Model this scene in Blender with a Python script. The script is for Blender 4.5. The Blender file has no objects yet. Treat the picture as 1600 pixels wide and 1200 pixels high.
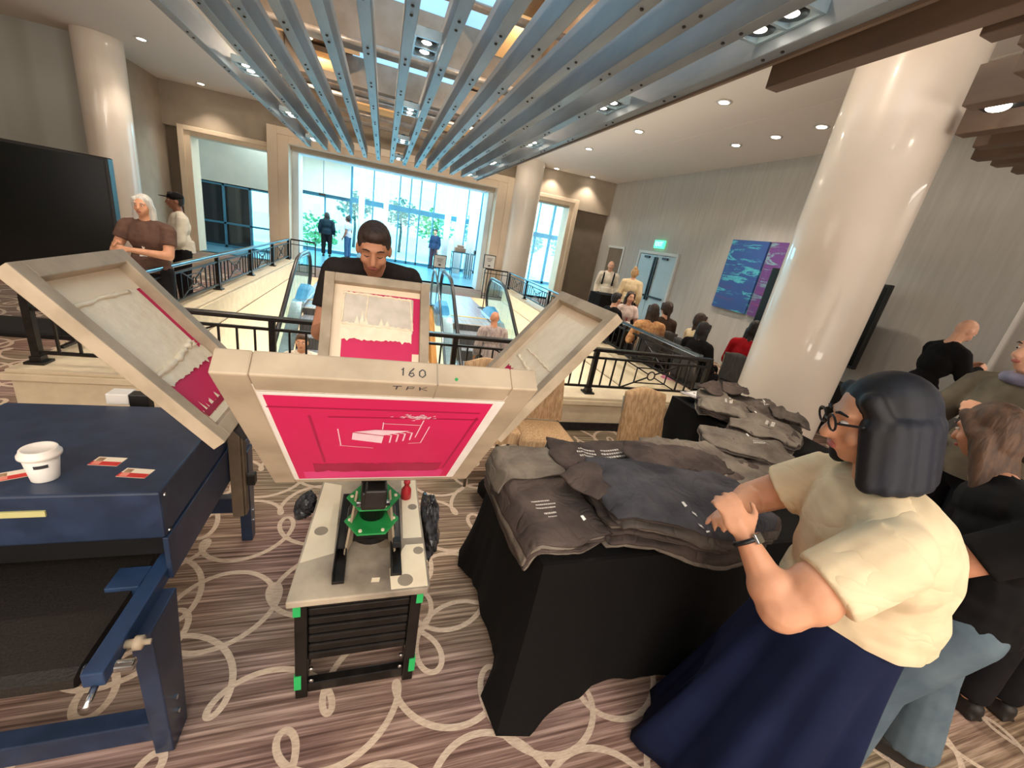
import bpy, bmesh, math, random
from mathutils import Vector as V, Matrix as M
random.seed(7)
PI = math.pi
COL = bpy.context.scene.collection
# ------------------------------------------------------------------ helpers
def lin(c):
    return tuple(((x/255.0)/12.92 if x/255.0 <= .04045 else ((x/255.0+.055)/1.055)**2.4) for x in c) + (1.0,)

class NT:
    def __init__(s, name):
        s.m = bpy.data.materials.new(name); s.m.use_nodes = True
        s.t = s.m.node_tree; s.b = s.t.nodes['Principled BSDF']; s.o = s.t.nodes['Material Output']
    def n(s, typ, **kw):
        x = s.t.nodes.new(typ)
        for k, v in kw.items():
            if k in x.inputs: x.inputs[k].default_value = v
            else: setattr(x, k, v)
        return x
    def l(s, a, b): s.t.links.new(a, b)

def mat(name, rgb, rough=.6, metal=0, rgb2=None, scale=(8, 8, 8), detail=4, bump=0, emit=None, es=0, lo=.35, hi=.65, coat=0, trans=0, spec=.4):
    k = NT(name); b = k.b
    b.inputs['Base Color'].default_value = lin(rgb)
    b.inputs['Roughness'].default_value = rough; b.inputs['Metallic'].default_value = metal
    b.inputs['Specular IOR Level'].default_value = spec
    b.inputs['Coat Weight'].default_value = coat
    if rgb2 or bump:
        tc = k.n('ShaderNodeTexCoord'); mp = k.n('ShaderNodeMapping', Scale=scale)
        nz = k.n('ShaderNodeTexNoise', Scale=1.0, Detail=detail)
        k.l(tc.outputs['Object'], mp.inputs['Vector']); k.l(mp.outputs[0], nz.inputs['Vector'])
        if rgb2:
            r = k.n('ShaderNodeValToRGB')
            r.color_ramp.elements[0].position = lo; r.color_ramp.elements[0].color = lin(rgb)
            r.color_ramp.elements[1].position = hi; r.color_ramp.elements[1].color = lin(rgb2)
            k.l(nz.outputs['Fac'], r.inputs[0]); k.l(r.outputs[0], b.inputs['Base Color'])
        if bump:
            bp = k.n('ShaderNodeBump', Strength=bump, Distance=.01)
            k.l(nz.outputs['Fac'], bp.inputs['Height']); k.l(bp.outputs[0], b.inputs['Normal'])
    if emit:
        b.inputs['Emission Color'].default_value = lin(emit); b.inputs['Emission Strength'].default_value = es
    if trans:
        b.inputs['Transmission Weight'].default_value = trans
    return k.m

def creased(m, scale=5.0, strength=.5, dist=.02, stretch=(1, 1, 1)):     # ridged-noise creases for cloth
    t = m.node_tree; n = t.nodes; b = n['Principled BSDF']
    tc = n.new('ShaderNodeTexCoord'); mp = n.new('ShaderNodeMapping'); mp.inputs['Scale'].default_value = stretch; z = n.new('ShaderNodeTexNoise'); z.inputs['Scale'].default_value = scale; z.inputs['Detail'].default_value = 2.5; z.inputs['Distortion'].default_value = .8
    a = n.new('ShaderNodeMath'); a.operation = 'SUBTRACT'; a.inputs[1].default_value = .5; c = n.new('ShaderNodeMath'); c.operation = 'ABSOLUTE'; d = n.new('ShaderNodeMath'); d.operation = 'POWER'; d.inputs[1].default_value = .6
    bp = n.new('ShaderNodeBump'); bp.inputs['Strength'].default_value = strength; bp.inputs['Distance'].default_value = dist
    for x, y in ((tc.outputs['Object'], mp.inputs[0]), (mp.outputs[0], z.inputs['Vector']), (z.outputs['Fac'], a.inputs[0]), (a.outputs[0], c.inputs[0]), (c.outputs[0], d.inputs[0]), (d.outputs[0], bp.inputs['Height']), (bp.outputs[0], b.inputs['Normal'])): t.links.new(x, y)
    return m

def glassmat(name, rgb, clear=.85, rough=.02):
    k = NT(name)
    tr = k.n('ShaderNodeBsdfTransparent', Color=lin(rgb)); gl = k.n('ShaderNodeBsdfGlossy', Color=(1, 1, 1, 1), Roughness=rough)
    mx = k.n('ShaderNodeMixShader'); mx.inputs[0].default_value = 1-clear
    k.l(tr.outputs[0], mx.inputs[1]); k.l(gl.outputs[0], mx.inputs[2]); k.l(mx.outputs[0], k.o.inputs[0])
    return k.m

def basis(d, up=V((0, 0, 1))):
    d = d.normalized()
    if abs(d.dot(up)) > .98: up = V((0, 1, 0))
    s = d.cross(up).normalized()
    return s, s.cross(d).normalized()

class MB:
    def __init__(s): s.v = []; s.f = []; s.m = []; s.mi = 0
    def add(s, vs, fs):
        b = len(s.v); s.v += [V(p) for p in vs]
        for f in fs: s.f.append(tuple(b+i for i in f)); s.m.append(s.mi)
        return s
    def hexa(s, p):   # 8 points: bottom ring 0-3, top ring 4-7
        return s.add(p, [(3, 2, 1, 0), (4, 5, 6, 7), (0, 1, 5, 4), (1, 2, 6, 5), (2, 3, 7, 6), (3, 0, 4, 7)])
    def bx(s, x0, x1, y0, y1, z0, z1):
        return s.hexa([(x0, y0, z0), (x1, y0, z0), (x1, y1, z0), (x0, y1, z0), (x0, y0, z1), (x1, y0, z1), (x1, y1, z1), (x0, y1, z1)])
    def fr(s, O, A, B, C, a0, a1, b0, b1, c0, c1):   # box in a frame O + a*A + b*B + c*C
        P = lambda a, b, c: O+A*a+B*b+C*c
        return s.hexa([P(a0, b0, c0), P(a1, b0, c0), P(a1, b1, c0), P(a0, b1, c0), P(a0, b0, c1), P(a1, b0, c1), P(a1, b1, c1), P(a0, b1, c1)])
    def bar(s, p0, p1, w, h, up=(0, 0, 1)):
        p0 = V(p0); p1 = V(p1); a, b = basis(p1-p0, V(up))
        q = [p+a*i*w/2+b*j*h/2 for p in (p0, p1) for i, j in ((-1, -1), (1, -1), (1, 1), (-1, 1))]
        return s.hexa(q)
    def tube(s, pts, r, n=8, closed=False):
        pts = [V(p) for p in pts]; N = len(pts); vs = []; fs = []; up = None
        for i, p in enumerate(pts):
            d = (pts[(i+1) % N]-pts[i-1]) if closed else (pts[min(i+1, N-1)]-pts[max(i-1, 0)])
            d.normalize()
            if up is None: a, b = basis(d)
            else:
                a = d.cross(up)
                a = a.normalized() if a.length > 1e-6 else basis(d)[0]
                b = a.cross(d).normalized()
            up = b; rr = r[i] if isinstance(r, (list, tuple)) else r
            for k in range(n):
                t = 2*PI*k/n; vs.append(p+a*math.cos(t)*rr+b*math.sin(t)*rr)
        for i in range(N if closed else N-1):
            j = (i+1) % N
            for k in range(n): fs.append((i*n+k, i*n+(k+1) % n, j*n+(k+1) % n, j*n+k))
        if not closed: fs += [tuple(range(n-1, -1, -1)), tuple((N-1)*n+k for k in range(n))]
        return s.add(vs, fs)
    def lathe(s, c, prof, n=24, ax=(0, 0, 1)):   # prof: (radius, height)
        c = V(c); d = V(ax).normalized(); a, b = basis(d); vs = []; fs = []
        for r, h in prof:
            for k in range(n):
                t = 2*PI*k/n; vs.append(c+d*h+a*math.cos(t)*r+b*math.sin(t)*r)
        for i in range(len(prof)-1):
            for k in range(n): fs.append((i*n+k, i*n+(k+1) % n, (i+1)*n+(k+1) % n, (i+1)*n+k))
        fs += [tuple(range(n-1, -1, -1)), tuple((len(prof)-1)*n+k for k in range(n))]
        return s.add(vs, fs)
    def prism(s, poly, d):
        poly = [V(p) for p in poly]; d = V(d); n = len(poly)
        return s.add(poly+[p+d for p in poly], [tuple(range(n-1, -1, -1)), tuple(range(n, 2*n))]+[(i, (i+1) % n, n+(i+1) % n, n+i) for i in range(n)])
    def grid(s, fn, nu, nv):
        vs = [fn(i/nu, j/nv) for j in range(nv+1) for i in range(nu+1)]
        return s.add(vs, [(j*(nu+1)+i, j*(nu+1)+i+1, (j+1)*(nu+1)+i+1, (j+1)*(nu+1)+i) for j in range(nv) for i in range(nu)])
    def quad(s, *p): return s.add(p, [tuple(range(len(p)))])
    def ell(s, c, r, R=None, n=14, m=9):
        c = V(c); r = (r, r, r) if isinstance(r, (int, float)) else r; vs = []; fs = []
        for j in range(1, m):
            ph = PI*j/m
            for k in range(n):
                t = 2*PI*k/n; vs.append(V((r[0]*math.sin(ph)*math.cos(t), r[1]*math.sin(ph)*math.sin(t), r[2]*math.cos(ph))))
        vs += [V((0, 0, r[2])), V((0, 0, -r[2]))]
        for j in range(m-2):
            for k in range(n): fs.append((j*n+k, (j+1)*n+k, (j+1)*n+(k+1) % n, j*n+(k+1) % n))
        T = (m-1)*n
        for k in range(n): fs += [(T, k, (k+1) % n), (T+1, (m-2)*n+(k+1) % n, (m-2)*n+k)]
        return s.add([c+((R @ v) if R else v) for v in vs], fs)
    def cap(s, p0, p1, r0, r1, n=10):   # capsule
        p0 = V(p0); p1 = V(p1); s.tube([p0, p1], [r0, r1], n); s.ell(p0, r0*.999, n=n, m=6); return s.ell(p1, r1*.999, n=n, m=6)
    def cone(s, p0, p1, r0, r1, n=14): return s.tube([V(p0), V(p1)], [r0, r1], n)
    def ribbon(s, pts, w, n):   # flat strip on a plane with normal n
        n = V(n); pts = [V(p) for p in pts]; vs = []
        for i, p in enumerate(pts):
            d = (pts[min(i+1, len(pts)-1)]-pts[max(i-1, 0)]).normalized(); a = d.cross(n).normalized()*w/2
            vs += [p-a, p+a]
        return s.add(vs, [(2*i, 2*i+1, 2*i+3, 2*i+2) for i in range(len(pts)-1)])
    def xf(s, T): s.v = [T @ p for p in s.v]; return s
    def build(s, name, m, parent=None, smooth=False, loc=None, bev=0, solid=0, sub=0):
        if parent: off = woff(parent)
        elif loc is not None: off = V(loc)
        else:
            xs = [p.x for p in s.v]; ys = [p.y for p in s.v]
            off = V(((min(xs)+max(xs))/2, (min(ys)+max(ys))/2, min(p.z for p in s.v)))
        me = bpy.data.meshes.new(name); me.from_pydata([p-off for p in s.v], [], s.f)
        for x in (m if isinstance(m, (list, tuple)) else [m]): me.materials.append(x)
        if any(s.m): me.polygons.foreach_set('material_index', s.m)
        if smooth: me.polygons.foreach_set('use_smooth', [True]*len(me.polygons))
        me.update()
        o = bpy.data.objects.new(name, me); COL.objects.link(o)
        if parent: o.parent = parent
        else: o.location = off
        if bev:
            d = o.modifiers.new('bevel', 'BEVEL'); d.width = bev; d.segments = 2; d.limit_method = 'ANGLE'
        if solid:
            d = o.modifiers.new('solid', 'SOLIDIFY'); d.thickness = solid; d.offset = 0
        if sub:
            d = o.modifiers.new('sub', 'SUBSURF'); d.levels = d.render_levels = sub
        return o

def woff(o):
    p = V(o.location)
    while o.parent: o = o.parent; p += V(o.location)
    return p
def tag(o, label, cat, group=None, kind=None):
    o['label'] = label; o['category'] = cat
    if group: o['group'] = group
    if kind: o['kind'] = kind
    return o
def thing(name, loc, label, cat, group=None):
    o = bpy.data.objects.new(name, None); COL.objects.link(o); o.location = loc; o.empty_display_size = .1
    return tag(o, label, cat, group)
def st(o): o['kind'] = 'structure'; return o
def dup(src, loc, label, rz=None, group=None):
    c = src.copy(); COL.objects.link(c); c.location = loc; c['label'] = label
    if rz is not None: c.rotation_euler = (0, 0, rz)
    if group: c['group'] = group
    def rec(a, b):
        for ch in [x for x in KIDS.get(a.name, list(a.children))]:
            d = ch.copy(); COL.objects.link(d); d.parent = b; rec(ch, d)
    rec(src, c); return c
KIDS = {}
_INST = {}
def inst(name, prof, loc, m, parent, ax=(0, 0, 1), n=8):      # a small turned part, mesh shared between repeats; loc in the parent's space
    k = (name, tuple(prof), tuple(ax))
    if k not in _INST: _INST[k] = o = MB().lathe((0, 0, 0), prof, n, ax).build(name, m, loc=(0, 0, 0))
    else: o = _INST[k].copy(); COL.objects.link(o)
    o.parent = parent; o.location = loc; return o
def remesh(mb, vox, it=3, fac=.5):
    me = bpy.data.meshes.new('tmp'); me.from_pydata([tuple(p) for p in mb.v], [], mb.f); me.update()
    o = bpy.data.objects.new('tmp', me); COL.objects.link(o)
    r = o.modifiers.new('r', 'REMESH'); r.mode = 'VOXEL'; r.voxel_size = vox
    if it:
        q = o.modifiers.new('s', 'SMOOTH'); q.factor = fac; q.iterations = it
    dg = bpy.context.evaluated_depsgraph_get(); ev = o.evaluated_get(dg); m2 = ev.to_mesh()
    out = MB(); out.v = [V(v.co) for v in m2.vertices]; out.f = [tuple(p.vertices) for p in m2.polygons]; out.m = [0]*len(out.f)
    ev.to_mesh_clear(); bpy.data.objects.remove(o); bpy.data.meshes.remove(me)
    return out
def text(s, size, O, A, B, m, parent, name='lettering', align='CENTER'):
    c = bpy.data.curves.new('txt', 'FONT'); c.body = s; c.size = size; c.align_x = align; c.align_y = 'CENTER'
    o = bpy.data.objects.new('txt', c); COL.objects.link(o)
    dg = bpy.context.evaluated_depsgraph_get(); me = o.evaluated_get(dg).to_mesh()
    mb = MB(); mb.v = [V(O)+V(A)*v.co.x+V(B)*v.co.y for v in me.vertices]; mb.f = [tuple(p.vertices) for p in me.polygons]; mb.m = [0]*len(mb.f)
    o.evaluated_get(dg).to_mesh_clear(); bpy.data.objects.remove(o); bpy.data.curves.remove(c)
    return mb.build(name, m, parent)

# ------------------------------------------------------------------ camera
R_ = V((.9452018, .0551368, .3217973)); F_ = V((-.280825, -.3654286, .8874679)); U_ = V((.1665261, -.929205, -.3299199))
cx = V((R_.x, F_.x, U_.x)); cd = V((R_.y, F_.y, U_.y)); cf = V((R_.z, F_.z, U_.z))
cam = bpy.data.cameras.new('camera'); co = bpy.data.objects.new('camera', cam); COL.objects.link(co)
rot = M((cx, -cd, -cf)).transposed().to_4x4(); co.matrix_world = M.Translation((0, 0, 1.9)) @ rot
cam.sensor_width = 36; cam.lens = 632/1600*36; cam.clip_start = .02; cam.clip_end = 300
bpy.context.scene.camera = co
# ------------------------------------------------------------------ materials
m_ceil = mat('ceiling_paint', (226, 216, 204), .9, bump=.03, scale=(60, 60, 60))
m_back = mat('back_wall_paint', (170, 156, 138), .9, rgb2=(162, 148, 131), scale=(3, 3, 3))
m_paper = mat('wall_covering', (188, 185, 178), .7, rgb2=(179, 175, 168), scale=(14, 14, 1.2), bump=.02, lo=.35, hi=.65)
m_case = mat('cream_casing', (226, 206, 180), .6, rgb2=(220, 199, 172), scale=(2, 2, 2))
m_col = mat('glossy_cream_column', (234, 222, 208), .30, rgb2=(230, 217, 202), scale=(2, 2, 2), coat=.5)
m_stone = mat('cream_stone', (224, 207, 176), .5, rgb2=(212, 194, 164), scale=(9, 9, 9))
m_stonew = mat('pale_limestone', (236, 228, 210), .5, rgb2=(222, 212, 192), scale=(5, 5, 5))
m_black = mat('black_painted_metal', (24, 22, 21), .35, rgb2=(34, 31, 29), scale=(30, 30, 30))
m_dark = mat('dark_metal', (38, 38, 40), .4, .5, rgb2=(52, 52, 54), scale=(20, 20, 20))
m_steel = mat('brushed_steel', (205, 208, 210), .22, 1, rgb2=(180, 184, 188), scale=(3, 60, 60))
m_alu = mat('aluminium_frame', (184, 166, 142), .55, .0, rgb2=(160, 143, 120), scale=(9, 9, 9), bump=.05)
m_white = mat('white_plastic', (236, 232, 226), .4, rgb2=(230, 225, 218), scale=(5, 5, 5))
m_glass = glassmat('clear_glass', (222, 244, 250), .93)
m_bglass = glassmat('cyan_tinted_glass', (190, 236, 246), .93)
m_navy = mat('navy_enamel', (34, 46, 68), .34, rgb2=(44, 58, 84), scale=(14, 14, 14), detail=8, lo=.4, hi=.7)
m_navy2 = mat('bright_navy_enamel', (40, 62, 96), .35, rgb2=(32, 50, 80), scale=(10, 10, 10))
m_cloth = mat('black_tablecloth', (9, 8, 8), .9, rgb2=(15, 13, 13), scale=(80, 80, 80), spec=.2)
m_lamp = mat('lamp_glow', (255, 250, 240), .5, emit=(255, 244, 226), es=9)
m_lampring = mat('lamp_trim', (224, 220, 214), .4, rgb2=(210, 206, 200), scale=(9, 9, 9))

# ------------------------------------------------------------------ the setting
CZ = 4.37
def stripes():
    k = NT('carpet_stripes'); tc = k.n('ShaderNodeTexCoord'); mp = k.n('ShaderNodeMapping', Scale=(1.6, 62, 1)); nz = k.n('ShaderNodeTexNoise', Scale=1.0, Detail=5.0, Roughness=.6)
    k.l(tc.outputs['Object'], mp.inputs[0]); k.l(mp.outputs[0], nz.inputs['Vector'])
    r = k.n('ShaderNodeValToRGB'); e = r.color_ramp.elements
    e[0].position = .36; e[0].color = lin((92, 72, 62)); e[1].position = .66; e[1].color = lin((184, 158, 142))
    x = e.new(.5); x.color = lin((132, 108, 95))
    n2 = k.n('ShaderNodeTexNoise', Scale=1.1, Detail=2.0); k.l(tc.outputs['Object'], n2.inputs['Vector'])
    mx = k.n('ShaderNodeMix', data_type='RGBA', blend_type='MULTIPLY'); mx.inputs[0].default_value = .35
    k.l(nz.outputs['Fac'], r.inputs[0]); k.l(r.outputs[0], mx.inputs[6]); k.l(n2.outputs['Color'], mx.inputs[7])
    mx.blend_type = 'SOFT_LIGHT'
    k.l(mx.outputs[2], k.b.inputs['Base Color']); k.b.inputs['Roughness'].default_value = .95; k.b.inputs['Specular IOR Level'].default_value = .1
    bp = k.n('ShaderNodeBump', Strength=.25, Distance=.004); k.l(nz.outputs['Fac'], bp.inputs['Height']); k.l(bp.outputs[0], k.b.inputs['Normal'])
    return k.m
m_carpet = stripes()
m_swirl = mat('carpet_swirl', (214, 194, 172), .95, rgb2=(190, 168, 148), scale=(30, 120, 30), spec=.1)
WX0, WX1, WY0, WY1 = -2.25, 3.75, 4.05, 12.8       # escalator well
fl = MB()
for a in ((-12.5, WX0, -5, 15.4), (WX1, 9.8, -5, 15.4), (WX0, WX1, -5, WY0), (WX0, WX1, WY1, 15.4)):
    x0, x1, y0, y1 = a; fl.quad((x0, y0, 0), (x1, y0, 0), (x1, y1, 0), (x0, y1, 0))
fl.mi = 1
def on_floor(x, y): return -9 < x < 9.6 and .2 < y < 13.5 and not (WX0-.2 < x < WX1+.2 and WY0-.3 < y < WY1+.1)
rs = random.Random(3)
def swirl_rows():          # looping squiggles: wide arches joined by small teardrop loops
    y = -.1; row = 0
    while y < 11.5:
        x = -8.5+rs.uniform(0, .4); a = rs.uniform(.058, .068); t = rs.uniform(0, 6.28); sg = 1 if row % 2 else -1; pts = []; ph = rs.uniform(0, 6.28); dt = .12 if y < 4.2 else .2
        bx = rs.uniform(.098, .118); c = rs.uniform(.125, .155); k = 0
        while x < 9.5:
            t += dt; x0 = -8.5+a*t; w = 1+.28*math.sin(t*.37+ph)
            x = x0+sg*0-bx*w*math.sin(t); yy = y+sg*c*w*-math.cos(t)+.10*math.sin(t*.29+ph*2)
            if on_floor(x, yy): pts.append(V((x, yy, .0008+.0006*math.sin(t*.5)+.0007*(row % 3)))); k += 1
            else:
                if len(pts) > 6: fl.ribbon(pts, rs.uniform(.029, .035), (0, 0, 1))
                pts = []
        if len(pts) > 6: fl.ribbon(pts, .026, (0, 0, 1))
        y += rs.uniform(.27, .33); row += 1
swirl_rows()
st(fl.build('floor', [m_carpet, m_swirl], loc=(0, 0, 0)))
# well sides and lower floor
w = MB()
w.quad((WX0, WY0, 0), (WX0, WY1, 0), (WX0, WY1, -4.6), (WX0, WY0, -4.6)); w.quad((WX1, WY0, 0), (WX1, WY1, 0), (WX1, WY1, -4.6), (WX1, WY0, -4.6))
w.quad((WX0, WY0, 0), (WX1, WY0, 0), (WX1, WY0, -4.6), (WX0, WY0, -4.6)); w.quad((WX0, WY1, 0), (WX1, WY1, 0), (WX1, WY1, -4.6), (WX0, WY1, -4.6))
st(w.build('wall_well', m_stone, loc=(0, 8, 0)))
st(MB().bx(WX0-.3, WX1+.3, 1, WY1+.2, -4.7, -4.6).build('floor_lower', m_stonew, loc=(0, 8, -4.7)))
# curb round the well, carrying the railing
CB = .41
def curb(name, x0, x1, y0, y1, side):
    b = MB(); b.bx(x0, x1, y0, y1, 0, CB-.085); b.bx(x0-.035, x1+.035, y0-.035, y1+.035, CB-.085, CB-.03); b.bx(x0-.015, x1+.015, y0-.015, y1+.015, CB-.03, CB)
    return st(b.build(name, m_stone, bev=.006))
curb('trim_11', WX0-.3, WX1+.3, 3.72, 4.04, 0)
curb('trim_12', WX0-.3, WX0-.01, 4.08, 12.8, 0); curb('trim_13', WX1+.01, WX1+.3, 4.08, 12.8, 0)
for nm, a in (('baseboard_near', (WX0-.31, WX1+.31, 3.705, 3.72, 0, .1)),):
    st(MB().bx(*a).build(nm, m_dark))
# ceiling with the coffer opening
CX0, CX1, CY0, CY1 = -2.32, 2.66, -3.5, 14.3
c = MB()
for a in ((-12.5, CX0, -5, 15.5), (CX1, 9.8, -5, 15.5), (CX0, CX1, -5, CY0), (CX0, CX1, CY1, 15.5)):
    x0, x1, y0, y1 = a; c.quad((x0, y0, CZ), (x1, y0, CZ), (x1, y1, CZ), (x0, y1, CZ))
c.bx(5.62, 5.66, 3, 14.2, CZ-.006, CZ)
st(c.build('ceiling', m_ceil, loc=(0, 0, CZ)))
m_coff = mat('coffer_paint', (178, 152, 124), .8, rgb2=(140, 118, 98), scale=(1.5, 1.5, 1.5))
m_brass = mat('warm_glow_panel', (236, 186, 128), .4, 0, rgb2=(220, 166, 108), scale=(2, 2, 2), emit=(240, 180, 110), es=.12)  # glow added to the panel material, lifting the dark coffer
TZ = 5.35
c = MB()
c.quad((CX0, CY0, CZ), (CX0, CY1, CZ), (CX0, CY1, TZ), (CX0, CY0, TZ)); c.quad((CX1, CY0, CZ), (CX1, CY1, CZ), (CX1, CY1, TZ), (CX1, CY0, TZ))
c.quad((CX0, CY1, CZ), (CX1, CY1, CZ), (CX1, CY1, TZ), (CX0, CY1, TZ)); c.quad((CX0, CY0, CZ), (CX1, CY0, CZ), (CX1, CY0, TZ), (CX0, CY0, TZ))
c.quad((CX0, CY0, TZ), (CX1, CY0, TZ), (CX1, CY1, TZ), (CX0, CY1, TZ))
st(c.build('ceiling_coffer', m_coff, loc=(0, 5, CZ)))
m_sky = mat('skylight_panel', (150, 205, 240), .3, emit=(140, 192, 226), es=.6, rgb2=(140, 198, 238), scale=(2, 2, 2))
for i, (y0, y1) in enumerate(((-1.5, 1.2), (1.9, 4.2), (5.0, 10.0), (10.8, 12.3), (12.9, 13.9))):
    x0, x1 = ((-.95, 1.35), (-.95, 1.35), (-.8, 1.9), (-.9, 1.5), (-.9, 1.3))[i]
    st(MB().bx(x0, x1, y0, y1, TZ-.05, TZ-.02).build('window_%d' % (i+10), m_sky))
m_beam = mat('taupe_beam', (150, 138, 126), .7, rgb2=(128, 114, 100), scale=(2, 2, 2))
for i, (y, zz) in enumerate(((1.5, 4.75), (4.4, 4.75), (9.15, 4.6), (12.5, 4.7))):
    st(MB().bx(CX0+.01, CX1-.01, y-.3, y+.3, zz, TZ-.06).build('beam', m_beam, bev=.01))
pipe = mat('grey_pipe', (170, 160, 152), .35, .4, rgb2=(150, 142, 134), scale=(9, 9, 9))
for y, zz in ((2.2, 4.3), (5.75, 4.3), (8.0, 4.3), (10.9, 4.3), (11.5, 4.3), (13.0, 4.3)):
    o = MB().tube([(CX0+.03, y, zz), (CX1-.03, y, zz)], .045, 12).build('sprinkler_pipe', pipe, smooth=True)
    tag(o, 'grey pipe running across above the ceiling baffles', 'pipe', 'pipes above the ceiling baffles')
k = 0
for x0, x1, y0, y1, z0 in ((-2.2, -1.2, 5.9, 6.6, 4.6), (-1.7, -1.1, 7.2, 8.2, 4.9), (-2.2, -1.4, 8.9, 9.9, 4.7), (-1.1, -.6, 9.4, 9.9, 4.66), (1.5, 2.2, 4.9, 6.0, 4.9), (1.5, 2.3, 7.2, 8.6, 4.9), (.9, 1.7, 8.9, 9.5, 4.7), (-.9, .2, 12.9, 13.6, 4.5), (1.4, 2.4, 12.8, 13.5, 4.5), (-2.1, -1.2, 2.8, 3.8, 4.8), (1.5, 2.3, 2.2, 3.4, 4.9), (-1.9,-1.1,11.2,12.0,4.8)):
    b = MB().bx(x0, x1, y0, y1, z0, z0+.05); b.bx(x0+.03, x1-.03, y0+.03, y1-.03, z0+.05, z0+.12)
    tag(b.build('ceiling_panel', m_brass, bev=.008), 'warm orange panel with added glow above the ceiling baffles', 'panel', 'orange panels above the baffles')
# baffles
m_baf = mat('grey_blue_baffle', (112, 119, 126), .4, .2, rgb2=(132, 138, 140), scale=(5, 1.2, 5))
m_screw = mat('dark_screw', (40, 32, 28), .5, rgb2=(30, 26, 24), scale=(50, 50, 50))
SX = [-2.1, -1.66, -1.31, -.96, -.6, -.24, .115, .465, .8, 1.13, 1.47, 1.8, 2.13, 2.5]
b = MB()
b.bx(-.05, .05, -4.2, 14.0-8.6, 0, .24)
bo = b.build('ceiling_baffle', m_baf, loc=(0, 0, 0), bev=.006)
b0 = None; ends = ['leftmost', 'second from the left', 'third from the left', 'fourth from the left', 'fifth from the left', 'sixth from the left', 'seventh from the left', 'seventh from the right', 'sixth from the right', 'fifth from the right', 'fourth from the right', 'third from the right', 'second from the right', 'rightmost']
bolts = []
for i, x in enumerate(SX):
    e = 14.15-(x+2.1)*.2
    t = thing('ceiling_baffle', (x, 5, 3.4), 'long grey-blue ceiling baffle beam, %s of the fourteen' % ends[i], 'baffle', 'long ceiling baffles')
    wd = .052
    MB().bx(x-wd, x+wd, -3.2, e, 3.4, 3.66).build('beam', m_baf, t, bev=.006)
    if i == 13: MB().bx(x+wd, x+wd+.03, -3.2, e, 3.38, 3.72).build('edge_strip', mat('brown_edge', (118, 96, 78), .5, rgb2=(96, 76, 62), scale=(5, 1, 5)), t)
    q = MB(); y = 1.6
    while y < e-.2:
        for dy in (0, .16): inst('screw', [(.012, .0), (.014, -.006), (.006, -.012)], (0, y+dy-5, 0), m_screw, t)
        y += 1.15
bpy.data.objects.remove(bo)
# brown baffles at the right, round the column
m_brown = mat('brown_baffle', (84, 66, 54), .5, rgb2=(108, 86, 70), scale=(4, 1, 4))
bl = ['nearest the grey-blue baffles', 'second from the grey-blue baffles', 'third, cut short before the column', 'fourth, cut short before the column', 'fifth, cut short before the column', 'first beyond the column', 'second beyond the column', 'third beyond the column', 'fourth beyond the column', 'fifth beyond the column', 'sixth beyond the column']
for i, (x, e) in enumerate(((2.76, 3.03), (2.95, 1.86), (3.16, 1.8), (3.5, 1.95), (3.85, 2.35), (4.42, 2.66), (4.8, 2.72), (5.14, 2.885), (5.4, 2.86), (5.7, 2.84), (6.05, 2.8))):
    b = MB().bx(x-.06, x+.06, -3, e, 3.3, 3.55)
    tag(b.build('brown_ceiling_baffle', m_brown, bev=.006), 'brown ceiling baffle, %s' % bl[i], 'baffle', 'brown ceiling baffles')
for x in (3.0,): st(MB().bx(2.68, 6.7, -2.6, -2.4, 3.55, CZ).build('beam', m_brown))
# walls
BW = lambda x, dy, z: V((x, 15-.08*x+dy, z))
def bwbox(b, x0, x1, d0, d1, z0, z1):
    return b.hexa([BW(x0, d0, z0), BW(x1, d0, z0), BW(x1, d1, z0), BW(x0, d1, z0), BW(x0, d0, z1), BW(x1, d0, z1), BW(x1, d1, z1), BW(x0, d1, z1)])
b = MB()
bwbox(b, -8, 7.9, -.18, .2, 3.3, CZ+.4)
st(b.build('wall_back', m_back, loc=(0, 15, 0)))
m_niche = mat('shaded_wall_paint', (128, 115, 100), .9, rgb2=(120, 108, 94), scale=(3, 3, 3))  # shade of the recess put into the wall colour
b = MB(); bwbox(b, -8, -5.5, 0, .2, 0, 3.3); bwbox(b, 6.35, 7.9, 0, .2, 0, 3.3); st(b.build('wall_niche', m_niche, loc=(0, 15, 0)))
def portal(name, x0, x1, zt, wl, wr, wt, p0):
    b = MB(); bwbox(b, x0, x0+wl, p0, .35, 0, zt); bwbox(b, x1-wr, x1, p0, .35, 0, zt); bwbox(b, x0+wl, x1-wr, p0, .35, zt-wt, zt)
    bwbox(b, x0-.03, x0+wl*.45, p0-.06, p0, 0, zt+.03); bwbox(b, x1-wr*.45, x1+.03, p0-.06, p0, 0, zt+.03); bwbox(b, x0+wl*.45, x1-wr*.45, p0-.06, p0, zt-wt*.45, zt+.03)
    return st(b.build(name, m_case, bev=.01))
portal('trim_1', -5.55, -3.2, 3.34, .26, .1, .2, -.22)
portal('trim_2', -3.25, 4.02, 3.78, .52, .55, .36, -.5)
portal('trim_3', 3.95, 6.4, 3.56, .2, .26, .2, -.22)
m_jamb = mat('white_jamb', (226, 236, 240), .5, rgb2=(214, 228, 234), scale=(2, 2, 2))  # faint cyan of the daylight mixed into the jamb white
b = MB(); bwbox(b, -2.73, -2.55, .0, .7, 0, 3.42); bwbox(b, 3.3, 3.47, .0, .7, 0, 3.42); bwbox(b, -2.55, 3.3, .0, .7, 3.28, 3.42)
st(b.build('trim_4', m_jamb))
b = MB(); b.bx(7.7, 7.9, 3.1, 14.6, 0, CZ+.3); b.bx(7.9, 9.8, 2.9, 3.1, 0, CZ+.3)
st(b.build('wall_right', m_paper, loc=(7.8, 8, 0)))
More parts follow.
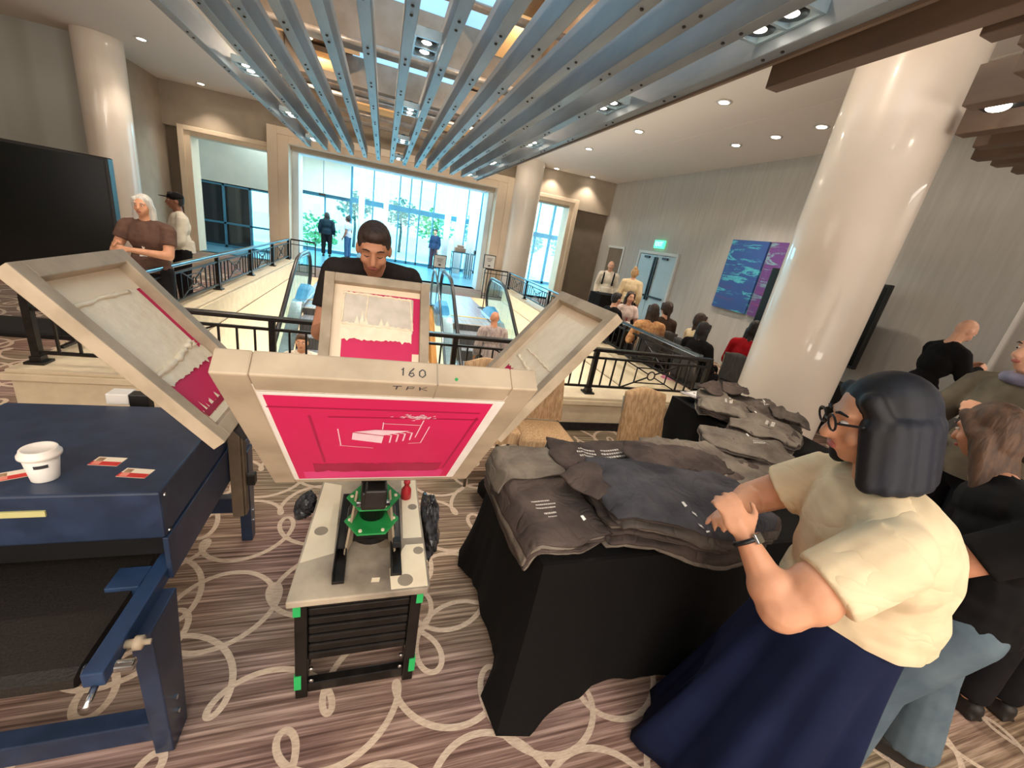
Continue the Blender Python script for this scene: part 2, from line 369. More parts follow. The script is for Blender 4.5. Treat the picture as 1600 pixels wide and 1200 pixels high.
m_shadow = mat('shade_toned_paint', (128, 116, 102), .9, rgb2=(120, 108, 95), scale=(3, 3, 3))  # darkness of the recess is painted into this wall tone
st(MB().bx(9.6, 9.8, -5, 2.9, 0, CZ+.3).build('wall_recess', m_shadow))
def drape():  # soft vertical light folds painted into the wall colour
    k = NT('blue_grey_light_folds'); tc = k.n('ShaderNodeTexCoord'); mp = k.n('ShaderNodeMapping', Scale=(1.1, 1, .12)); nz = k.n('ShaderNodeTexNoise', Scale=1.3, Detail=1.0)
    k.l(tc.outputs['Object'], mp.inputs[0]); k.l(mp.outputs[0], nz.inputs['Vector']); r = k.n('ShaderNodeValToRGB'); e = r.color_ramp.elements
    e[0].position = .35; e[0].color = lin((150, 146, 134)); e[1].position = .62; e[1].color = lin((178, 182, 176))
    k.l(nz.outputs['Fac'], r.inputs[0]); k.l(r.outputs[0], k.b.inputs['Base Color']); k.b.inputs['Roughness'].default_value = .5
    return k.m
b = MB(); b.bx(-12.5, -5.95, 12.55, 12.7, 0, CZ); st(b.build('wall_left', drape(), loc=(-9, 12.6, 0)))
st(MB().bx(-6.1, -5.95, 12.7, 15.7, 0, CZ).build('wall_return', m_back))
st(MB().bx(-12.6, -12.5, -5, 12.6, 0, CZ).build('wall_side', m_back)); st(MB().bx(-12.5, 9.8, -5.1, -5, 0, CZ).build('wall_rear', m_back))
def column(x, y, r, name='column'):
    b = MB().lathe((x, y, 0), [(r, 0), (r, CZ+.02)], 64); o = b.build(name, m_col, smooth=True)
    d = o.modifiers.new('e', 'EDGE_SPLIT'); st(o); return o
column(4.42, 3.22, .45); column(4.4, 14.0, .45); column(-5.72, 12.25, .4)
# ------------------------------------------------------------------ entrance lobby behind the portals
m_lobfl = mat('blue_lit_lobby_floor', (92, 140, 160), .3, rgb2=(80, 126, 148), scale=(1.2, 6, 1))  # cyan daylight tinted into the lobby floor colour
m_frame = mat('cyan_lit_mullion', (70, 128, 152), .4, 0, rgb2=(62, 114, 138), scale=(3, 3, 3))  # mullion colour carries the same cyan daylight
m_fr2 = mat('dark_mullion', (34, 62, 78), .4, .2, rgb2=(28, 52, 66), scale=(3, 3, 3))
m_lobw = mat('pale_lobby_panel', (206, 206, 194), .7, rgb2=(198, 199, 188), scale=(2, 2, 2))
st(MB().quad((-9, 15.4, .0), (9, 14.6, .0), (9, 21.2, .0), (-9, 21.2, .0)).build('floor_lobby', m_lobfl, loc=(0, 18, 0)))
st(MB().quad((-9, 15.9, 4.0), (9, 14.9, 4.0), (9, 21.2, 4.0), (-9, 21.2, 4.0)).build('ceiling_lobby', m_lobw, loc=(0, 18, 4)))
GY = 20.9
mull = [(-3.45, 1), (-2.47, 0), (-1.42, 1), (-.5, 0), (.1, 0), (.62, 0), (1.1, 0), (1.55, 0), (2.2, 0), (3.0, 0), (3.75, 0), (4.45, 1), (5.2, 0), (5.9, 0), (6.6, 0), (7.4, 0), (8.2, 1)]
b = MB()
for x, t in mull:
    wv = .06 if t else .03
    b.bx(x-wv, x+wv, GY-.05, GY+.05, 0, 4.0)
b.bx(-3.4, 9, GY-.06, GY+.06, 2.28, 2.5); b.bx(-3.4, 9, GY-.05, GY+.05, 0, .12)
st(b.build('window_1', m_frame))
st(MB().bx(-1.4, 9, GY-.005, GY+.005, .1, 4).build('window_2', m_bglass))
st(MB().bx(-3.45, -1.4, GY-.005, GY+.005, .1, 2.3).build('window_3', m_bglass))
b = MB(); b.bx(-3.6, -1.45, GY-.25, GY-.06, 2.42, 4.0); st(b.build('wall_header', m_lobw)); 
st(MB().bx(-2.52, -2.5, GY-.26, GY-.24, 2.42, 3.9).build('trim_5', m_frame))
o = MB().bx(-2.68, -2.42, GY-.34, GY-.25, 2.32, 2.42).build('door_sensor', m_black, bev=.01); tag(o, 'small black sensor box above the lobby doors under the pale header panel', 'sensor')
for i, (x, r) in enumerate(((-.93, .12), (.06, .1), (2.75, .14), (3.35, .2), (3.95, .22))):
    st(MB().lathe((x, GY-1.0, 0), [(r, 0), (r, 4.0)], 28).build('column', m_white, smooth=True))
# doors at the left of the lobby
m_dkglass = mat('dark_glass', (30, 40, 46), .08, rgb2=(24, 33, 39), scale=(2, 2, 2), spec=.8)
b = MB(); b.bx(-9, -3.55, 17.3, 17.45, 2.05, 4.0); st(b.build('wall_lobby', m_lobw))
st(MB().bx(-3.6, -3.45, 17.3, GY, 0, 4.0).build('wall_partition', m_lobw))
b = MB()
for x in (-7.2, -5.95, -5.2, -4.42, -3.66): b.bx(x-.035, x+.035, 17.3, 17.4, 0, 2.05)
b.bx(-7.2, -3.6, 17.3, 17.4, .78, .84); b.bx(-7.2, -3.6, 17.3, 17.4, 0, .08); b.bx(-7.2, -3.6, 17.3, 17.4, 2.0, 2.08)
st(b.build('door_1', m_frame)); st(MB().bx(-7.2, -4.45, 17.34, 17.36, .05, 2.02).build('door_2', m_dkglass)); st(MB().bx(-4.4, -3.66, 17.34, 17.36, .05, 2.02).build('door_3', m_bglass))
# outdoors
m_pave = mat('self_lit_paving', (232, 240, 240), .8, rgb2=(222, 232, 234), scale=(1, 1, 1), emit=(225, 245, 250), es=.12)  # slight emission put in to brighten the ground outside
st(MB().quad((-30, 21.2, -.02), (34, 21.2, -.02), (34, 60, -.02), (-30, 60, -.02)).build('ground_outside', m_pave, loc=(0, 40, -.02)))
m_leaf = mat('green_glow_leaves', (116, 176, 100), .7, rgb2=(62, 124, 70), scale=(3, 3, 3), lo=.3, hi=.7, emit=(150, 210, 150), es=.06)  # brightness of the leaves helped by emission in the material
m_leaf2 = mat('pale_leaves', (108, 146, 128), .7, rgb2=(60, 98, 88), scale=(3, 3, 3), lo=.3, hi=.7, emit=(160, 200, 190), es=.05)  # emission added here too, lightening the paler leaves
m_bark = mat('bark', (90, 92, 88), .9, rgb2=(70, 72, 70), scale=(8, 8, 2))
def leaf_mb(c, r, n, seed, size=.16):
    q = random.Random(seed); b = MB()
    for _ in range(n):
        d = V((q.gauss(0, 1), q.gauss(0, 1), q.gauss(0, 1))).normalized()*(q.random()**.4)
        p = V(c)+V((d.x*r[0], d.y*r[1], d.z*r[2])); a = V((q.gauss(0, 1), q.gauss(0, 1), q.gauss(0, 1))).normalized(); e, f = basis(a)
        s = size*q.uniform(.6, 1.3); b.quad(p-e*s*.5, p+f*s*.35, p+e*s*.5, p-f*s*.35)
    return b
for i, (x, y, h, r, mm, lb) in enumerate(((-3.3, 24, .4, 1.2, m_leaf, 'round bright green shrub outside behind the two lobby visitors'), (-1.6, 26.5, 1.9, 1.0, m_leaf2, 'loose pale green tree outside, right of the bright shrub'),
        (1.0, 28, 2.0, 1.1, m_leaf2, 'pale tree outside behind the middle panes'), (2.8, 26, 1.6, 1.2, m_leaf, 'green tree outside behind the white lobby posts'), (5.6, 27, 1.8, 1.2, m_leaf2, 'pale tree outside right of the white lobby posts'),
        (8.3, 24.5, 1.7, .9, m_leaf2, 'tree outside seen through the right portal'), (-7.2, 24, 1.5, 1.0, m_leaf2, 'tree outside seen through the left glass door'), (12, 27, 1.8, 1.3, m_leaf2, 'tree outside at the far right portal edge'))):
    t = thing('tree' if h > .5 else 'shrub', (x, y, 0), lb, 'tree' if h > .5 else 'shrub')
    MB().tube([(x, y, -.02), (x+.05, y, h*.6), (x, y, h+.2)], [.09, .07, .04], 8).build('trunk', m_bark, t, True)
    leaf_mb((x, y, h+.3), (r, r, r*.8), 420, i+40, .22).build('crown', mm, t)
# ------------------------------------------------------------------ railings
m_rail = mat('black_iron_railing', (30, 28, 27), .3, .4, rgb2=(42, 38, 35), scale=(25, 25, 25))
m_topr = mat('grey_steel_handrail', (120, 132, 138), .22, .9, rgb2=(104, 116, 124), scale=(4, 4, 4))
def railing(p0, p1, label, base, top, npan, mtop, name='railing', group=None, ends=(1, 1)):
    p0 = V(p0); p1 = V(p1); d = (p1-p0); L = d.length; d.normalize(); n = V((-d.y, d.x, 0)); t = thing(name, ((p0+p1)/2).to_tuple()[:2]+(base,), label, 'railing', group)
    P = lambda s, z, o=0: p0+d*s+n*o+V((0, 0, z))
    MB().bar(P(-.02, top-.02), P(L+.02, top-.02), .07, .04).build('handrail', mtop, t, bev=.008)
    zl, zb = top-.115, base+.085
    MB().bar(P(0, zl), P(L, zl), .03, .022).build('upper_rail', m_rail, t); MB().bar(P(0, zb), P(L, zb), .03, .022).build('lower_rail', m_rail, t)
    pl = L/npan
    for i in range(npan+1):
        if (i == 0 and not ends[0]) or (i == npan and not ends[1]): continue
        po = MB().bar(P(i*pl, base), P(i*pl, top-.03), .05, .05, d).build('post', m_rail, t)
        b = MB(); b.fr(P(i*pl, base), d, n, V((0, 0, 1)), -.06, .06, -.06, .06, 0, .02); b.fr(P(i*pl, base), d, n, V((0, 0, 1)), -.035, .035, -.035, .035, .02, .06); b.build('post_foot', m_rail, po)
    for i in range(npan):
        s0 = i*pl; s1 = s0+pl; mid = (s0+s1)/2; hw = min(.40, pl*.27)
        k = max(2, int((pl/2-hw)/.125))
        for j in range(1, k+1):
            for s in (s0+(mid-hw-s0)*j/k, s1-(s1-mid-hw)*j/k): MB().bar(P(s, zb), P(s, zl), .016, .016, d).build('baluster', m_rail, t)
        b = MB(); zc = (zb+zl)/2; hz = (zl-zb)/2; r = hz*.3
        for sx in (-1, 1):
            for sz in (-1, 1):
                a = V((sx*hw, sz*hz)); u = a.normalized()*r; b.bar(P(mid+u.x, zc+u.y), P(mid+a.x, zc+a.y), .014, .014, n)
        b.tube([P(mid+r*math.cos(a*PI/8), zc+r*math.sin(a*PI/8)) for a in range(16)], .009, 6, True)
        q = .55
        for sg in ((-1, -1, 1, -1), (1, -1, 1, 1), (1, 1, -1, 1), (-1, 1, -1, -1)): b.bar(P(mid+sg[0]*hw*q, zc+sg[1]*hz*q), P(mid+sg[2]*hw*q, zc+sg[3]*hz*q), .012, .012, n)
        b.build('ring_motif', m_rail, t)
    return t
RT = .95
railing((-2.46, 3.87, 0), (3.93, 3.87, 0), 'near black iron railing with ring motifs, running behind the printing press', CB, RT, 4, m_rail)
railing((-2.40, 4.02, 0), (-2.40, 12.75, 0), 'left iron railing with grey handrail along the escalator well', CB, RT, 5, m_topr, ends=(0, 1))
railing((3.9, 4.02, 0), (3.9, 12.75, 0), 'right iron railing with grey handrail along the escalator well, beside the seated people', CB, RT, 5, m_topr, ends=(0, 1))
def short_rail(x0, x1, y, label):
    t = thing('railing', ((x0+x1)/2, y, 0), label, 'railing')
    MB().bar((x0, y, RT-.02), (x1, y, RT-.02), .06, .04).build('handrail', m_rail, t)
    for z in (.1, RT-.14): MB().bar((x0, y, z), (x1, y, z), .03, .02).build('rail', m_rail, t)
    n = max(2, int(abs(x1-x0)/.18))
    for i in range(n+1): MB().bar((x0+(x1-x0)*i/n, y, .0 if i in (0, n) else .1), (x0+(x1-x0)*i/n, y, RT-.04), .03 if i in (0, n) else .016, .03 if i in (0, n) else .016, (0, 1, 0)).build('post' if i in (0, n) else 'baluster', m_rail, t)
    return t
short_rail(-2.36, -1.75, 12.85, 'short black railing between the left escalator and the portal')
short_rail(3.1, 3.86, 12.85, 'short black railing between the right escalator and the column')
# ------------------------------------------------------------------ escalators
ST = math.tan(math.radians(30)); YC, YB = 9.55, 8.75       # comb plate, start of the slope
m_tread = mat('grooved_step', (176, 186, 198), .45, .3, rgb2=(140, 148, 160), scale=(90, 1, 1), lo=.45, hi=.55)
m_riser = mat('dark_riser', (92, 88, 86), .5, .3, rgb2=(70, 66, 64), scale=(90, 2, 2), lo=.45, hi=.55)
m_yel = mat('yellow_comb', (246, 206, 64), .45, rgb2=(236, 190, 50), scale=(20, 20, 20))
m_rub = mat('black_rubber_handrail', (28, 27, 28), .35, rgb2=(36, 35, 36), scale=(9, 9, 9))
m_plate = mat('ribbed_landing_plate', (178, 186, 206), .35, .4, rgb2=(150, 160, 184), scale=(60, 1, 1), lo=.45, hi=.55)
m_blue = mat('blue_lit_plastic', (90, 176, 226), .25, rgb2=(70, 156, 212), scale=(3, 3, 3))  # blue light on the handrail housings put into their colour
def path(x, z0, y1=2.2):
    pts = []
    for i in range(10):       # newel round at the far end
        a = -PI/2+PI*i/9; pts.append(V((x, 9.9+.38*math.cos(a), z0-.40+.40*math.sin(a)+.0)))
    pts += [V((x, 9.5, z0)), V((x, 9.1, z0)), V((x, YB, z0-.05)), V((x, YB-.5, z0-.05-.5*ST*.85))]
    y = YB-1.0
    while y > y1: pts.append(V((x, y, z0-.02-(YB-y)*ST))); y -= .6
    return pts
def escalator(x0, x1, label):
    t = thing('escalator', ((x0+x1)/2, 9.5, 0), label, 'escalator')
    for x in (x0, x1):
        pts = path(x, .95)
        gl = MB(); up = [p for p in pts[4:]]
        for a, c in zip(up, up[1:]):
            za = -.02 if a.y > YB else -.02-(YB-a.y)*ST; zc = -.02 if c.y > YB else -.02-(YB-c.y)*ST
            gl.quad(a, c, V((x, c.y, zc)), V((x, a.y, za)))
        g = gl.build('glass_balustrade', m_glass, t, solid=.01)
        MB().tube(pts, .038, 8).build('handrail', m_rub, t, True)
        rail = [p-V((0, 0, .05)) for p in pts[8:]]
        MB().tube(rail, .022, 6).build('handrail_track', m_steel, t, True)
        s = 1 if x == x0 else -1; b = MB()
        for a, c in ((10.3, YB), (YB, 2.0)):
            za = 0 if a >= YB else 0; zc = 0 if c >= YB else -(YB-c)*ST
            for u, v, h0, h1 in ((-.11, .11, .06, .10), (.07*s-.012, .07*s+.012, -.12, .08)):
                b.hexa([(x+u, c, zc+h0), (x+v, c, zc+h0), (x+v, a, za+h0), (x+u, a, za+h0), (x+u, c, zc+h1), (x+v, c, zc+h1), (x+v, a, za+h1), (x+u, a, za+h1)])
        b.build('skirt_panel', m_steel, t)
        MB().prism([(x-.11, 9.0, .09), (x-.11, 10.1, .09), (x-.11, 10.1, .16), (x-.11, 9.7, .30), (x-.11, 9.35, .24)], (.22, 0, 0)).build('newel_cover', m_blue, t, bev=.03)
    xa, xb = x0+.1, x1-.1
    MB().bx(xa-.2, xb+.2, YC+.05, 12.78, -.3, .004).build('landing_plate', m_plate, t); MB().bx(xa, xb, YC-.02, YC+.06, -.02, .008).build('comb_plate', m_yel, t)
    b = 0
    for k in range(14):
        y1 = YC-.02-.4*k; z = 0 if k < 2 else -(k-1.4)*.4*ST
        q = MB().bx(xa, xb, y1-.4, y1, z-.04, z); q.mi = 1; q.bx(xa, xb, y1-.41, y1-.385, z-.26, z-.012); q.mi = 2; q.bx(xa, xb, y1-.395, y1-.375, z, z+.002)
        q.build('step', [m_tread, m_riser, m_yel if k < 2 else m_tread], t)
    return t
escalator(-1.5, -.42, 'left escalator with glass balustrade, coming down towards the press, man in white shirt on it')
escalator(1.42, 2.62, 'right escalator with glass balustrade, bald man riding away on it')
# stair between them
m_stair = mat('dark_stair', (92, 74, 68), .6, rgb2=(76, 60, 56), scale=(6, 6, 6)); m_wood = mat('honey_wood', (214, 150, 74), .5, rgb2=(190, 126, 58), scale=(20, 3, 3))
b = MB(); m2 = MB()
for k in range(22):
    y1 = 10.4-.3*k; z = -.02-.155*(k+1); b.bx(-.22, 1.1, y1-.3, y1, z-.3, z); b.mi = 1; b.bx(-.22, 1.1, y1-.3, y1-.25, z-.01, z+.003); b.mi = 0
o = b.build('staircase', [m_stair, mat('stair_nosing', (196, 184, 172), .6, rgb2=(182, 170, 158), scale=(9, 9, 9))])
tag(o, 'dark carpeted staircase with pale nosings going down between the two escalators', 'stairs')
st(MB().bx(-.22, 1.3, 10.4, 12.78, -.2, .003).build('floor_landing', m_plate))
o = MB().hexa([(1.12, 4.1, -3.4), (1.24, 4.1, -3.4), (1.24, 9.9, -.3), (1.12, 9.9, -.3), (1.12, 4.1, -3.0), (1.24, 4.1, -3.0), (1.24, 9.9, .12), (1.12, 9.9, .12)]).build('stair_stringer', m_wood, bev=.01)
tag(o, 'honey-coloured wooden side board between staircase and right escalator', 'board')
def loop_rail(x, label):
    pts = [V((x, 9.8+.28*math.cos(a*PI/8), .55+.42*math.sin(a*PI/8))) for a in range(-4, 5)]+[V((x, 9.6, .95)), V((x, 8.9, .75)), V((x, 4.5, -1.75))]
    t = thing('stair_railing', (x, 9.8, 0), label, 'railing'); MB().tube(pts, .025, 8).build('handrail', m_topr, t, True)
    MB().grid(lambda u, v: V((x, 9.9-u*5.2, (.9 if u < .15 else .9-(u-.15)*2.95)-v*.8)), 8, 2).build('glass_panel', m_glass, t, solid=.01)
loop_rail(1.18, 'slim looped glass railing above the honey wooden side board')
# sign stands at the escalators
m_sgn = mat('grey_sign_paper', (196, 196, 192), .6, rgb2=(184, 184, 182), scale=(4, 4, 4)); m_ink = mat('dark_ink', (52, 50, 54), .7, rgb2=(60, 58, 62), scale=(20, 20, 20))
def stand(x, y, zb, zt, label):
    t = thing('sign_stand', (x, y, 0), label, 'sign'); MB().lathe((x, y, 0), [(.15, 0), (.15, .015), (.02, .03)], 20).build('base', m_dark, t, True)
    MB().tube([(x, y, .02), (x, y, zb)], .014, 8).build('pole', m_dark, t, True)
    f = MB().bx(x-.16, x+.16, y-.02, y+.02, zb, zt).build('frame', m_dark, t, bev=.004)
    MB().bx(x-.14, x+.14, y-.026, y-.02, zb+.02, zt-.02).build('paper', m_sgn, f)
    b = MB(); 
    for i in range(3): b.bx(x-.08+.01*i, x+.08-.02*i, y-.029, y-.027, zt-.1-.035*i, zt-.09-.035*i)
    b.bx(x-.03, x+.03, y-.029, y-.027, zb+.06, zb+.1); b.build('printed_lines', m_ink, f)
stand(1.38, 10.6, .95, 1.27, 'grey sign on a slim pole between the escalators, before the lobby floor'); stand(2.75, 11.05, 1.08, 1.44, 'framed sign on a slim pole right of the right escalator')
# lobby furniture
m_box = mat('brown_box', (150, 118, 100), .8, rgb2=(136, 104, 88), scale=(4, 4, 4)); m_thin = mat('blue_grey_table', (58, 92, 108), .4, .3, rgb2=(50, 82, 98), scale=(9, 9, 9))
for x, lb, hb in ((3.2, 'tall thin-legged lobby table, left of two, carrying a brown box', 1), (4.05, 'tall thin-legged lobby table, right of two, carrying dark bags', 0)):
    t = thing('console_table', (x, 18.2, 0), lb, 'table'); MB().bx(x-.36, x+.36, 17.95, 18.45, 1.02, 1.06).build('tabletop', m_thin, t); MB().bx(x-.33, x+.33, 18.0, 18.4, .35, .37).build('shelf', m_thin, t)
    for sx in (-1, 1):
        for sy in (-1, 1): MB().bar((x+sx*.33, 18.2+sy*.2, 0), (x+sx*.33, 18.2+sy*.2, 1.03), .035, .035, (0, 1, 0)).build('leg', m_thin, t)
    b = MB().bx(x-.26, x+.2, 18.05, 18.35, 1.06, 1.24)
    if hb: b.bx(x-.16, x+.12, 18.08, 18.32, 1.24, 1.34); tag(b.build('cardboard_box', m_box, bev=.02), 'brown box standing on the left tall lobby table', 'box')
    else: tag(b.build('bag', m_dark, bev=.05), 'dark soft bag lying on the right tall lobby table', 'bag')
# ------------------------------------------------------------------ lamps
def spot(name, x, y, z, e, ang=100, col=(1, .86, .70), r=.05):
    l = bpy.data.lights.new(name, 'SPOT'); l.energy = e; l.spot_size = math.radians(ang); l.spot_blend = .6; l.color = col; l.shadow_soft_size = r
    o = bpy.data.objects.new(name, l); COL.objects.link(o); o.location = (x, y, z); return o
rec = [(4.75, 8.36, 'first of the near ceiling row, above the railing corner'), (4.74, 6.05, 'brightest in the near ceiling row, left of the big column'), (4.78, 10.65, 'third along the near ceiling row'), (5.33, 14.1, 'close to the back wall beside the column'), (6.63, 14.0, 'in the far right corner by the wall'), (6.43, 7.5, 'lit orange, in the row near the right wall'), (6.43, 6.59, 'dim, in the row near the right wall'), (6.4, 5.73, 'next to the big column edge'), (-4.7, 11.57, 'bright, above the left black screen'), (-4.74, 14.6, 'dim, above the left portal')]
for i, (x, y, lb) in enumerate(rec):
    t = thing('ceiling_downlight', (x, y, CZ), 'round recessed ceiling light, ' + lb, 'light', 'recessed ceiling lights')
    MB().lathe((x, y, CZ), [(.105, -.002), (.115, -.012), (.075, -.014)], 24).build('trim_ring', m_lampring, t, True)
    MB().lathe((x, y, CZ), [(.07, -.0145), (.07, -.018)], 20).build('bulb', m_lamp, t)
    spot('downlight_lamp', x, y, CZ-.05, 55 if y < 13 else 45)
m_chrome = mat('pale_blue_fixture', (186, 206, 214), .25, .6, rgb2=(164, 186, 196), scale=(9, 9, 9))
rows = [(-1.88, 'left'), (.29, 'middle'), (2.32, 'right')]; yy = [(2.7, 'nearest'), (4.9, 'second nearest'), (7.55, 'third nearest'), (10.3, 'fourth nearest'), (13.2, 'farthest')]
for x, rl in rows:
    for y, yl in yy:
        if rl != 'right' and y < 4: continue
        z = 3.5; t = thing('twin_spotlight', (x, y, z), 'twin-lamp square spotlight between the baffles, %s in the %s row' % (yl, rl), 'light', 'twin spotlights between the baffles')
        b = MB(); 
        for a in ((-.13, .13, -.26, -.235), (-.13, .13, .235, .26), (-.13, -.105, -.235, .235), (.105, .13, -.235, .235), (-.105, .105, -.012, .012)): b.bx(x+a[0], x+a[1], y+a[2], y+a[3], z-.02, z+.06)
        b.build('frame', m_chrome, t)
        for s in (-.12, .12):
            q = MB().lathe((x, y+s, z), [(.035, .1), (.095, .01), (.098, -.005)], 20).build('reflector', m_dark, t, True)
            MB().ell((x, y+s, z+.012), (.058, .058, .03)).build('bulb', m_lamp, q, True)
        MB().bx(x-.12, x+.12, y+.26, y+.275, z+.02, z+.14).build('bracket', m_dark, t)
        spot('twin_lamp', x, y, z-.04, 70 if y < 12 else 40, 110)
t = thing('twin_spotlight', (4.12, 2.32, 3.36), 'bright spotlight between the brown baffles, right of the big column', 'light')
MB().bx(4.02, 4.22, 2.0, 2.44, 3.38, 3.44).build('frame', m_dark, t); MB().ell((4.12, 2.32, 3.37), (.05, .07, .03)).build('bulb', m_lamp, t, True)
# exit sign, doors and pictures on the right wall
RX = 7.7
t = thing('exit_sign', (RX-.05, 10.79, 2.42), 'small green illuminated exit sign above the double door on the right wall', 'sign')
m_exit = mat('exit_green', (90, 226, 160), .4, emit=(70, 235, 160), es=.9, rgb2=(84, 220, 156), scale=(3, 3, 3))
MB().bx(RX-.07, RX-.005, 10.55, 11.0, 2.40, 2.62).build('panel', m_exit, t, bev=.006)
text('EXIT', .17, (RX-.0715, 10.775, 2.51), (0, -1, 0), (0, 0, 1), mat('exit_letters', (240, 255, 246), .5, rgb2=(236, 252, 242), scale=(3, 3, 3), emit=(230, 255, 240), es=.6), t)
m_door = mat('pale_blue_door', (188, 212, 220), .45, rgb2=(180, 205, 214), scale=(2, 2, 2)); m_dfr = mat('pale_door_frame', (214, 220, 218), .5, rgb2=(206, 212, 210), scale=(2, 2, 2))
b = MB(); b.bx(RX-.06, RX+.01, 9.78, 9.86, 0, 2.3); b.bx(RX-.06, RX+.01, 11.6, 11.68, 0, 2.3); b.bx(RX-.06, RX+.01, 9.86, 11.6, 2.22, 2.3); st(b.build('trim_6', m_dfr))
for i, (y0, y1) in enumerate(((9.87, 10.72), (10.74, 11.59))):
    d = st(MB().bx(RX-.035, RX-.004, y0, y1, 0, 2.2).build('door_%d' % (4+i), m_door))
    MB().bx(RX-.085, RX-.06, y0+.1, y1-.08, 1.0, 1.05).build('push_bar', m_dark, d); MB().bx(RX-.08, RX-.05, (y1-.07) if i == 0 else y0+.02, (y1-.02) if i == 0 else y0+.07, .9, 2.15).build('latch_rod', m_dark, d)
    MB().bx(RX-.09, RX-.05, y0+.3, y0+.55, 2.1, 2.16).build('door_closer', m_dark, d)
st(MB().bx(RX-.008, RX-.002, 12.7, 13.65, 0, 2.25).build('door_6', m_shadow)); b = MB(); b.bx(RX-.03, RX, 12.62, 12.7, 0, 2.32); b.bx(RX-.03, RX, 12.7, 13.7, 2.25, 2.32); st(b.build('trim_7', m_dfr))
def nebula(name, c1, c2, c3):
    k = NT(name); tc = k.n('ShaderNodeTexCoord'); mp = k.n('ShaderNodeMapping', Scale=(1, .7, 4.2), Rotation=(.35, 0, 0)); nz = k.n('ShaderNodeTexNoise', Scale=1.3, Detail=9.0, Distortion=.35, Roughness=.62)
    k.l(tc.outputs['Object'], mp.inputs[0]); k.l(mp.outputs[0], nz.inputs['Vector']); r = k.n('ShaderNodeValToRGB'); e = r.color_ramp.elements
    e[0].position = .28; e[0].color = lin(c1); e[1].position = .78; e[1].color = lin((236, 226, 240))
    for p, c in ((.42, c2), (.52, c2), (.57, c3), (.62, c2), (.70, c1)): x = e.new(p); x.color = lin(c)
    k.l(nz.outputs['Fac'], r.inputs[0]); k.l(r.outputs[0], k.b.inputs['Base Color']); k.b.inputs['Roughness'].default_value = .5; return k.m
m_n1 = nebula('blue_violet_abstract', (92, 66, 132), (46, 82, 150), (84, 196, 210)); m_n2 = nebula('magenta_abstract', (150, 62, 120), (104, 58, 130), (120, 170, 180))
t = MB().bx(RX-.06, RX-.005, 7.06, 8.06, 1.24, 2.77).build('abstract_canvas', m_n1); tag(t, 'large canvas of blue, turquoise and violet streaks on the right wall', 'picture')
t = MB().bx(RX-.06, RX-.005, 5.95, 7.0, 1.24, 2.77).build('abstract_canvas', m_n2); tag(t, 'magenta and green streaked canvas half hidden by the big column', 'picture')
m_tv = mat('black_screen', (4, 8, 10), .2, rgb2=(8, 14, 14), scale=(1, 1, 1)); m_bez = mat('black_bezel', (14, 14, 15), .4, rgb2=(18, 18, 19), scale=(9, 9, 9))
t = thing('flat_screen', (RX-.3, 5.0, .86), 'tall black display standing by the wall just right of the big column', 'screen'); MB().bx(RX-.38, RX-.3, 4.36, 5.9, .87, 2.23).build('bezel', m_bez, t, bev=.01); MB().bx(RX-.386, RX-.38, 4.4, 5.86, .92, 2.18).build('screen', m_tv, t)
for y in (4.75, 5.5): MB().bar((RX-.34, y, 0), (RX-.34, y, .9), .06, .06, (0, 1, 0)).build('leg', m_bez, t)
MB().bx(RX-.6, RX-.1, 4.5, 5.7, 0, .05).build('base', m_bez, t)
# big black display at the left
A = V((-2.84, 6.0, 0)); d = V((-1, -.04, 0)).normalized(); n = V((-d.y, d.x, 0)); Z = V((0, 0, 1))
t = thing('flat_screen', (-4.1, 5.95, 0), 'huge black display on a stand at the left, woman in brown holding its edge', 'screen')
MB().fr(A, d, n, Z, 0, 2.7, -.06, .06, .62, 2.0).build('bezel', m_bez, t, bev=.012); MB().fr(A, d, n, Z, .03, 2.67, .058, .066, .65, 1.97).build('screen', m_tv, t)
for s in (.7, 2.0): MB().fr(A, d, n, Z, s-.04, s+.04, -.1, -.05, .02, 1.4).build('leg', m_bez, t)
MB().fr(A, d, n, Z, .4, 2.3, -.35, .3, .0, .06).build('base', m_bez, t, bev=.01)
# ------------------------------------------------------------------ screen printing press
m_crate = mat('crate_black_steel', (20, 18, 17), .32, .2, rgb2=(32, 29, 27), scale=(20, 20, 20))
m_green = mat('green_plate', (40, 150, 76), .4, rgb2=(30, 132, 64), scale=(12, 12, 12)); m_tape = mat('green_tape', (46, 190, 104), .5, rgb2=(40, 176, 94), scale=(9, 9, 9))
def ply():
    k = NT('stained_plywood'); tc = k.n('ShaderNodeTexCoord'); nz = k.n('ShaderNodeTexNoise', Scale=3.2, Detail=6.0); vo = k.n('ShaderNodeTexVoronoi', Scale=4.0)
    k.l(tc.outputs['Object'], nz.inputs['Vector']); k.l(tc.outputs['Object'], vo.inputs['Vector'])
    r = k.n('ShaderNodeValToRGB'); e = r.color_ramp.elements; e[0].position = .4; e[0].color = lin((118, 107, 95)); e[1].position = .68; e[1].color = lin((198, 184, 162))
    k.l(nz.outputs['Fac'], r.inputs[0]); r2 = k.n('ShaderNodeValToRGB'); r2.color_ramp.elements[0].position = .1; r2.color_ramp.elements[0].color = lin((190, 180, 168)); r2.color_ramp.elements[1].position = .16
    k.l(vo.outputs['Distance'], r2.inputs[0]); mx = k.n('ShaderNodeMix', data_type='RGBA', blend_type='MULTIPLY'); mx.inputs[0].default_value = .8
    k.l(r.outputs[0], mx.inputs[6]); k.l(r2.outputs[0], mx.inputs[7]); k.l(mx.outputs[2], k.b.inputs['Base Color']); k.b.inputs['Roughness'].default_value = .6; return k.m
t = thing('press_stand', (0, 1.58, 0), 'low black steel crate stand with stained plywood top under the printing press', 'stand')
x0, x1, y0, y1 = -.236, .232, 1.25, 1.93
b = MB()
